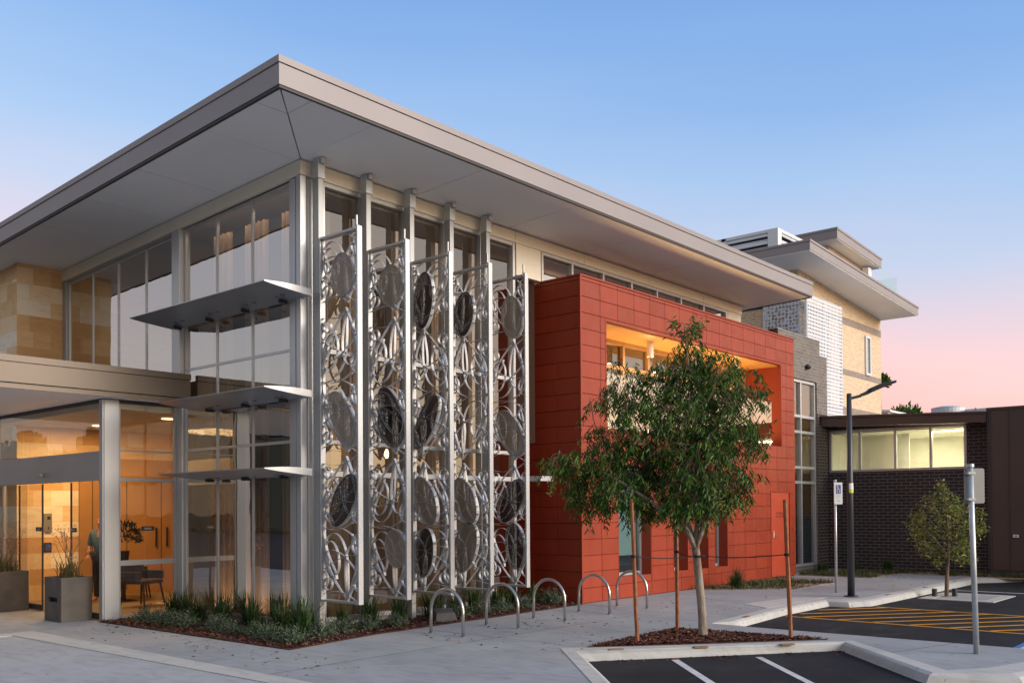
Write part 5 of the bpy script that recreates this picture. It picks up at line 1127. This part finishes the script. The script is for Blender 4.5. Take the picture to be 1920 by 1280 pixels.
for (px, py, rp, dp) in BL:
    c = gt(px, py, dp); rad = rp / 141
    near = min(allp, key=lambda q: (q - c).length_squared)
    ntw = max(8, int((58 if (px < 1245 and 680 < py < 815) or px > 1378 else 98) * (rad / .33) ** 2))
    for _ in range(ntw):
        q = Vector((rt_.gauss(0, 1), rt_.gauss(0, 1), rt_.gauss(0, 1))).normalized() * rad * rt_.uniform(.25, 1.) ** .5 * 1.0
        s0 = c + q
        if mnoise.noise(s0 * 3.3) < -.33: continue
        base = near.lerp(s0, .55) + Vector((0, 0, .05)); L = rt_.uniform(.16, .34)
        out = Vector((q.x, q.y, 0)); out = out.normalized() if out.length > 1e-3 else hr
        upness = .25 if py > 660 else 1.0
        end = s0 + out * L * .45 + Vector((0, 0, L * (rt_.uniform(-.9, -.2) if py > 660 else rt_.uniform(-.1, .8))))
        if rt_.random() < .5: tw_.tube([tuple(base), tuple(s0), tuple(end)], [.005, .0035, .0015], 4, cap=False)
        nl = rt_.randint(9, 14)
        for k in range(nl):
            p = s0.lerp(end, (k + .5) / nl) + Vector((rt_.gauss(0, .018), rt_.gauss(0, .018), rt_.gauss(0, .015)))
            a = rt_.uniform(0, 6.283); ax = Vector((math.cos(a) * .55, math.sin(a) * .55, rt_.uniform(-1.25, -.25) if py > 640 else rt_.uniform(-.9, .5))).normalized()
            s = ax.cross(Vector((math.cos(a + 1.3), math.sin(a + 1.3), .3))).normalized()
            lance(V, F, p, ax, s, rt_.uniform(.05, .105), rt_.uniform(.012, .020), rt_.uniform(0, .15))
        if rt_.random() < .14:
            for _ in range(22):
                p = end + Vector((rt_.gauss(0, .03), rt_.gauss(0, .03), rt_.gauss(0, .03))); e = Vector((rt_.gauss(0, 1), rt_.gauss(0, 1), rt_.gauss(0, 1))).normalized(); o_ = e.orthogonal().normalized() * .006; i = len(FV)
                FV += [tuple(p), tuple(p + e * .011 + o_), tuple(p + e * .022), tuple(p + e * .011 - o_)]; FF.append((i, i + 1, i + 2, i + 3))
def raw(name, V, F, mat, parent):
    mb = MB(); mb.v = V; mb.f = F; return mb.build(name, mat, parent)
raw('crown', V, F, 'leaf', tree); tw_.build('twigs', 'bark_dark', tree); raw('blossom', FV, FF, 'blossom', tree)
# young tree in the car park
YT = Vector((11.65, -5.16, ASP))
def yt(px, py, d=0.): return YT + hr * ((px - 1775) / 94.) + gdep * d + Vector((0, 0, (1120 - py) / 94.))
yg = thing('young_street_tree', 'small yellow green young tree on a thin brown trunk in the car park', 'tree', YT)
g = MB(); limb(g, [yt(1775, 1122), yt(1776, 1080), yt(1779, 1045), yt(1778, 980), yt(1770, 905)], .045, .008, 9)
for a in ((1779, 1045, 1740, 1010, 1722, 985), (1779, 1040, 1815, 1010, 1835, 985), (1778, 1000, 1750, 960, 1745, 930), (1778, 1000, 1800, 960, 1812, 930)): limb(g, [yt(a[0], a[1]), yt(a[2], a[3], rnd.uniform(-.3, .3)), yt(a[4], a[5], rnd.uniform(-.4, .4))], .016, .004, 6)
g.build('trunk', 'bark_dark', yg, smooth=True)
V = []; F = []
for (px, py, rp, dp) in ((1766, 912, 10, 0), (1768, 932, 20, 0), (1750, 950, 22, .1), (1785, 948, 24, -.1), (1805, 960, 24, .1), (1735, 975, 26, .2), (1770, 975, 34, -.2), (1810, 990, 28, -.2), (1835, 965, 14, 0), (1838, 995, 16, 0), (1725, 1000, 18, .1), (1750, 1010, 28, .2), (1785, 1020, 28, -.2), (1815, 1025, 22, .1), (1735, 1030, 16, 0), (1765, 1040, 18, .2), (1795, 1048, 16, -.2), (1820, 1048, 12, 0), (1725, 975, 12, 0), (1760, 1058, 8, 0)):
    c = yt(px, py, dp); rad = rp / 94.
    for _ in range(int(100 * (rad / .25) ** 2) + 45):
        q = Vector((rt_.gauss(0, 1), rt_.gauss(0, 1), rt_.gauss(0, 1))).normalized() * rad * rt_.uniform(.1, 1.15) ** .5; p = c + q; a = rt_.uniform(0, 6.283)
        ax = Vector((math.cos(a), math.sin(a), rt_.uniform(-.9, .6))).normalized(); s = ax.orthogonal().normalized(); s.rotate(Matrix.Rotation(rt_.uniform(0, 6.28), 3, ax)); lance(V, F, p, ax, s, rt_.uniform(.05, .09), rt_.uniform(.022, .038), .1)
raw('crown', V, F, 'leaf2', yg)
g = MB()
for s in (-.24, .16):
    g = MB(); p = YT + hr * s; g.cyl(p.x, p.y, ASP + .0, ASP + .16, .05, 12); g.build('tree_anchor', 'black', yg)
# garden bed planting
def clump(seed, n=120, h=.55):
    r = random.Random(seed); g = MB()
    for _ in range(n):
        a = r.uniform(0, 6.283); L = h * r.uniform(.55, 1.15); sp_ = r.uniform(.12, .95); p = Vector((r.gauss(0, .05), r.gauss(0, .05), 0)); d = Vector((math.cos(a), math.sin(a), 0)); e = Vector((-d.y, d.x, 0)) * r.uniform(.006, .011); pr = [p]
        for k in range(1, 6):
            t = k / 5; pr.append(p + d * L * sp_ * (t ** 1.4) * .8 + Vector((0, 0, L * (t - sp_ * .55 * t ** 2.4))))
        i = len(g.v)
        for k, q in enumerate(pr):
            w_ = 1 - (k / 5) ** 2 * .95; g.v += [tuple(q - e * w_), tuple(q + e * w_)]
        for k in range(5): g.f.append((i + 2 * k, i + 2 * k + 1, i + 2 * k + 3, i + 2 * k + 2))
    return g
def bush(seed):
    r = random.Random(seed); g = MB()
    for _ in range(85):
        th = r.uniform(0, 6.283); ph = math.acos(r.uniform(.05, 1)); d = Vector((math.sin(ph) * math.cos(th), math.sin(ph) * math.sin(th), math.cos(ph) * 1.05)); tip = d * .18 * r.uniform(.8, 1.2)
        for k in range(15):
            p = tip * (.45 + .6 * k / 15) + Vector((r.gauss(0, .006),) * 3); a = r.uniform(0, 6.283); o_ = d.orthogonal().normalized(); o_.rotate(Matrix.Rotation(a, 3, d)); ax = (d * .7 + o_ * .8).normalized(); s = ax.cross(d).normalized(); l = r.uniform(.022, .04)
            i = len(g.v); g.v += [tuple(p), tuple(p + ax * l * .5 + s * .005), tuple(p + ax * l), tuple(p + ax * l * .5 - s * .005)]; g.f.append((i, i + 1, i + 2, i + 3))
    return g
CN = ['first', 'second', 'third', 'fourth', 'fifth', 'sixth', 'seventh', 'eighth', 'ninth', 'tenth', 'eleventh', 'twelfth', 'thirteenth', 'fourteenth', 'fifteenth', 'sixteenth', 'seventeenth', 'eighteenth', 'nineteenth']
protos = []
for sd_ in (1, 2, 3):
    o = clump(sd_ + 40).build('strap_leaf_plant', 'strap'); tag(o, 'x', 'plant', 'strap leaf plants along the glass'); protos.append(o)
GR = [(-.28, 3.0), (-.30, 2.55), (-.36, 2.10), (-.16, 1.75), (-.40, 1.40), (-.22, .95), (-.36, .62), (-.16, .25), (-.42, -.10), (-.45, -.62), (.45, -.32), (.98, -.30), (1.45, -.40), (2.25, -.28), (2.75, -.33), (3.2, -.25), (3.75, -.30), (4.2, -.22), (4.75, -.28)]
for i, (x, y) in enumerate(GR):
    o = protos[i % 3] if i < 3 else protos[i % 3].copy()
    if i >= 3: col.objects.link(o)
    o.location = (x, y, .012); o.rotation_euler = (0, 0, i * 1.7); s = (.95, 1.1, .85, 1.05)[i % 4] * (1.12 if i == 9 else .95); o.scale = (s, s, s)
    o['label'] = 'spiky strap leaf plant against the building, %s counting from the lobby post' % CN[i]
protos = []
for sd_ in (1, 2, 3):
    o = bush(sd_ + 60).build('low_shrub', 'shrub'); tag(o, 'x', 'shrub', 'round low shrubs along the mulch edge'); protos.append(o)
SH = [(-.86, 2.72, 1.15), (-.90, 2.12, 1.1), (-.86, 1.62, 1.05), (-.62, 1.22, .9), (-.80, .82, 1.05), (-.84, .42, .95), (-.80, -.10, 1.0), (-.88, -.52, .95), (-.84, -.92, 1.05), (-.30, -.80, 1.1), (.12, -.72, 1.05), (.62, -.66, .95), (1.12, -.72, .85), (2.55, -.60, 1.0), (3.05, -.62, .9), (3.55, -.58, .95), (4.15, -.55, 1.0), (4.95, -.52, 1.2)]
for i, (x, y, s) in enumerate(SH):
    o = protos[i % 3] if i < 3 else protos[i % 3].copy()
    if i >= 3: col.objects.link(o)
    o.location = (x, y, .01); o.rotation_euler = (0, 0, i * 2.1); s *= 1.12; o.scale = (s, s, s * (.9 + .2 * ((i * 7) % 5) / 5))
    o['label'] = 'round grey green low shrub in the mulch, %s counting from the lobby post' % CN[i]
o = clump(77, 160, .5).build('strap_leaf_plant', 'strap'); o.location = (9.8, -1.55, .012); tag(o, 'dark leafy clump at the foot of the red wall behind the gum trunk', 'plant')
for i, (x, y) in enumerate(((15.0, -1.2), (16.3, -1.5), (16.6, -2.3))):
    o = clump(80 + i, 110, .42).build('strap_leaf_plant', 'strap'); o.location = (x, y, .012); tag(o, 'leafy clump at the foot of the black brick wall, ' + ('left of the lamp', 'right behind the lamp', 'right of the lamp')[i], 'plant', 'clumps by the black brick wall')
# far tree over the roof and pale house behind
for i, (x, y, z, s) in enumerate(((60, 11.6, 6.6, 1.5), (61, 13.62, 10.2, .5))):
    t = thing('background_tree', ('dark green tree top rising behind the low brown roof', 'thin tree sprig showing past the corner of the cream tower')[i], 'tree', (x, y, 0))
    leafball('crown', (x, y, z + .3), s, 900 if i == 0 else 260, .45, .2, 90 + i, 'leaf', t, zsc=1.15); g = MB(); g.tube([(x, y, 0), (x, y, z)], [.25, .04], 8); g.build('trunk', 'bark_dark', t)
t = thing('pale_house', 'pale cream house wall glimpsed past the foot of the tower', 'house', (46, 8.4, 0))
g = MB(); g.box(46, 7.9, 0, 50, 9.0, 7.0); g.build('wall', 'cream', t); g = MB(); g.hexa([(45.8, 7.7, 7.001), (50.2, 7.7, 7.001), (50.2, 9.2, 7.001), (45.8, 9.2, 7.001)], [(45.8, 7.7, 7.1), (50.2, 7.7, 7.1), (50.2, 9.2, 7.25), (45.8, 9.2, 7.25)]); g.build('roof', 'white', t)

# dark trees and buildings across the drive, seen mirrored in the corner glass
g = MB(); r = random.Random(5); n = 64
for k in range(n):
    y = -50 + 190 * k / n; h = 6.8 + 2.6 * r.random(); x = -40 + 4 * r.random()
    leafless = [(x + 2.2 * math.cos(a * 1.047), y + 2.2 * math.sin(a * 1.047)) for a in range(6)]
    g.prism(leafless, ASP - .05, h); g.prism([(x + (px - x) * .6, y + (py - y) * .6) for px, py in leafless], h + .001, h + 1.2)
tag(g.build('far_wood', 'far_dark', None, bevel=.4), kind='stuff')

# fallen leaves and grit along kerbs and paving
g = MB(); r = random.Random(9)
for _ in range(620):
    c = r.random()
    if c < .30: t_ = r.random(); x, y, z = .95 + 2.7 * t_ + r.gauss(0, .05), -4.42 - 1.95 * t_ + r.gauss(0, .12), ASP + .003
    elif c < .40: x, y, z = 3.45 + r.gauss(0, .10), -6.32 + r.gauss(0, .10), ASP + .003
    elif c < .65: x, y, z = r.uniform(.5, 4.2), r.uniform(-4.6, -1.6), .003
    elif c < .8: x, y, z = r.uniform(-2.3, -1.3), r.uniform(-3, 3), .003
    else: x, y, z = r.uniform(5, 16), r.uniform(-4.3, -1.2), .003
    if z > 0 and 1.2 < x < 3.7 and y < -4.0: continue
    a = r.uniform(0, 6.283); L = r.uniform(.008, .04); d = Vector((math.cos(a), math.sin(a), 0)) * L; e = Vector((-math.sin(a), math.cos(a), 0)) * L * .3; p = Vector((x, y, z)); h = Vector((0, 0, L * .25))
    g.quad(p - d, p + e + h, p + d, p - e)
tag(g.build('leaf_litter', 'mulch'), kind='stuff')
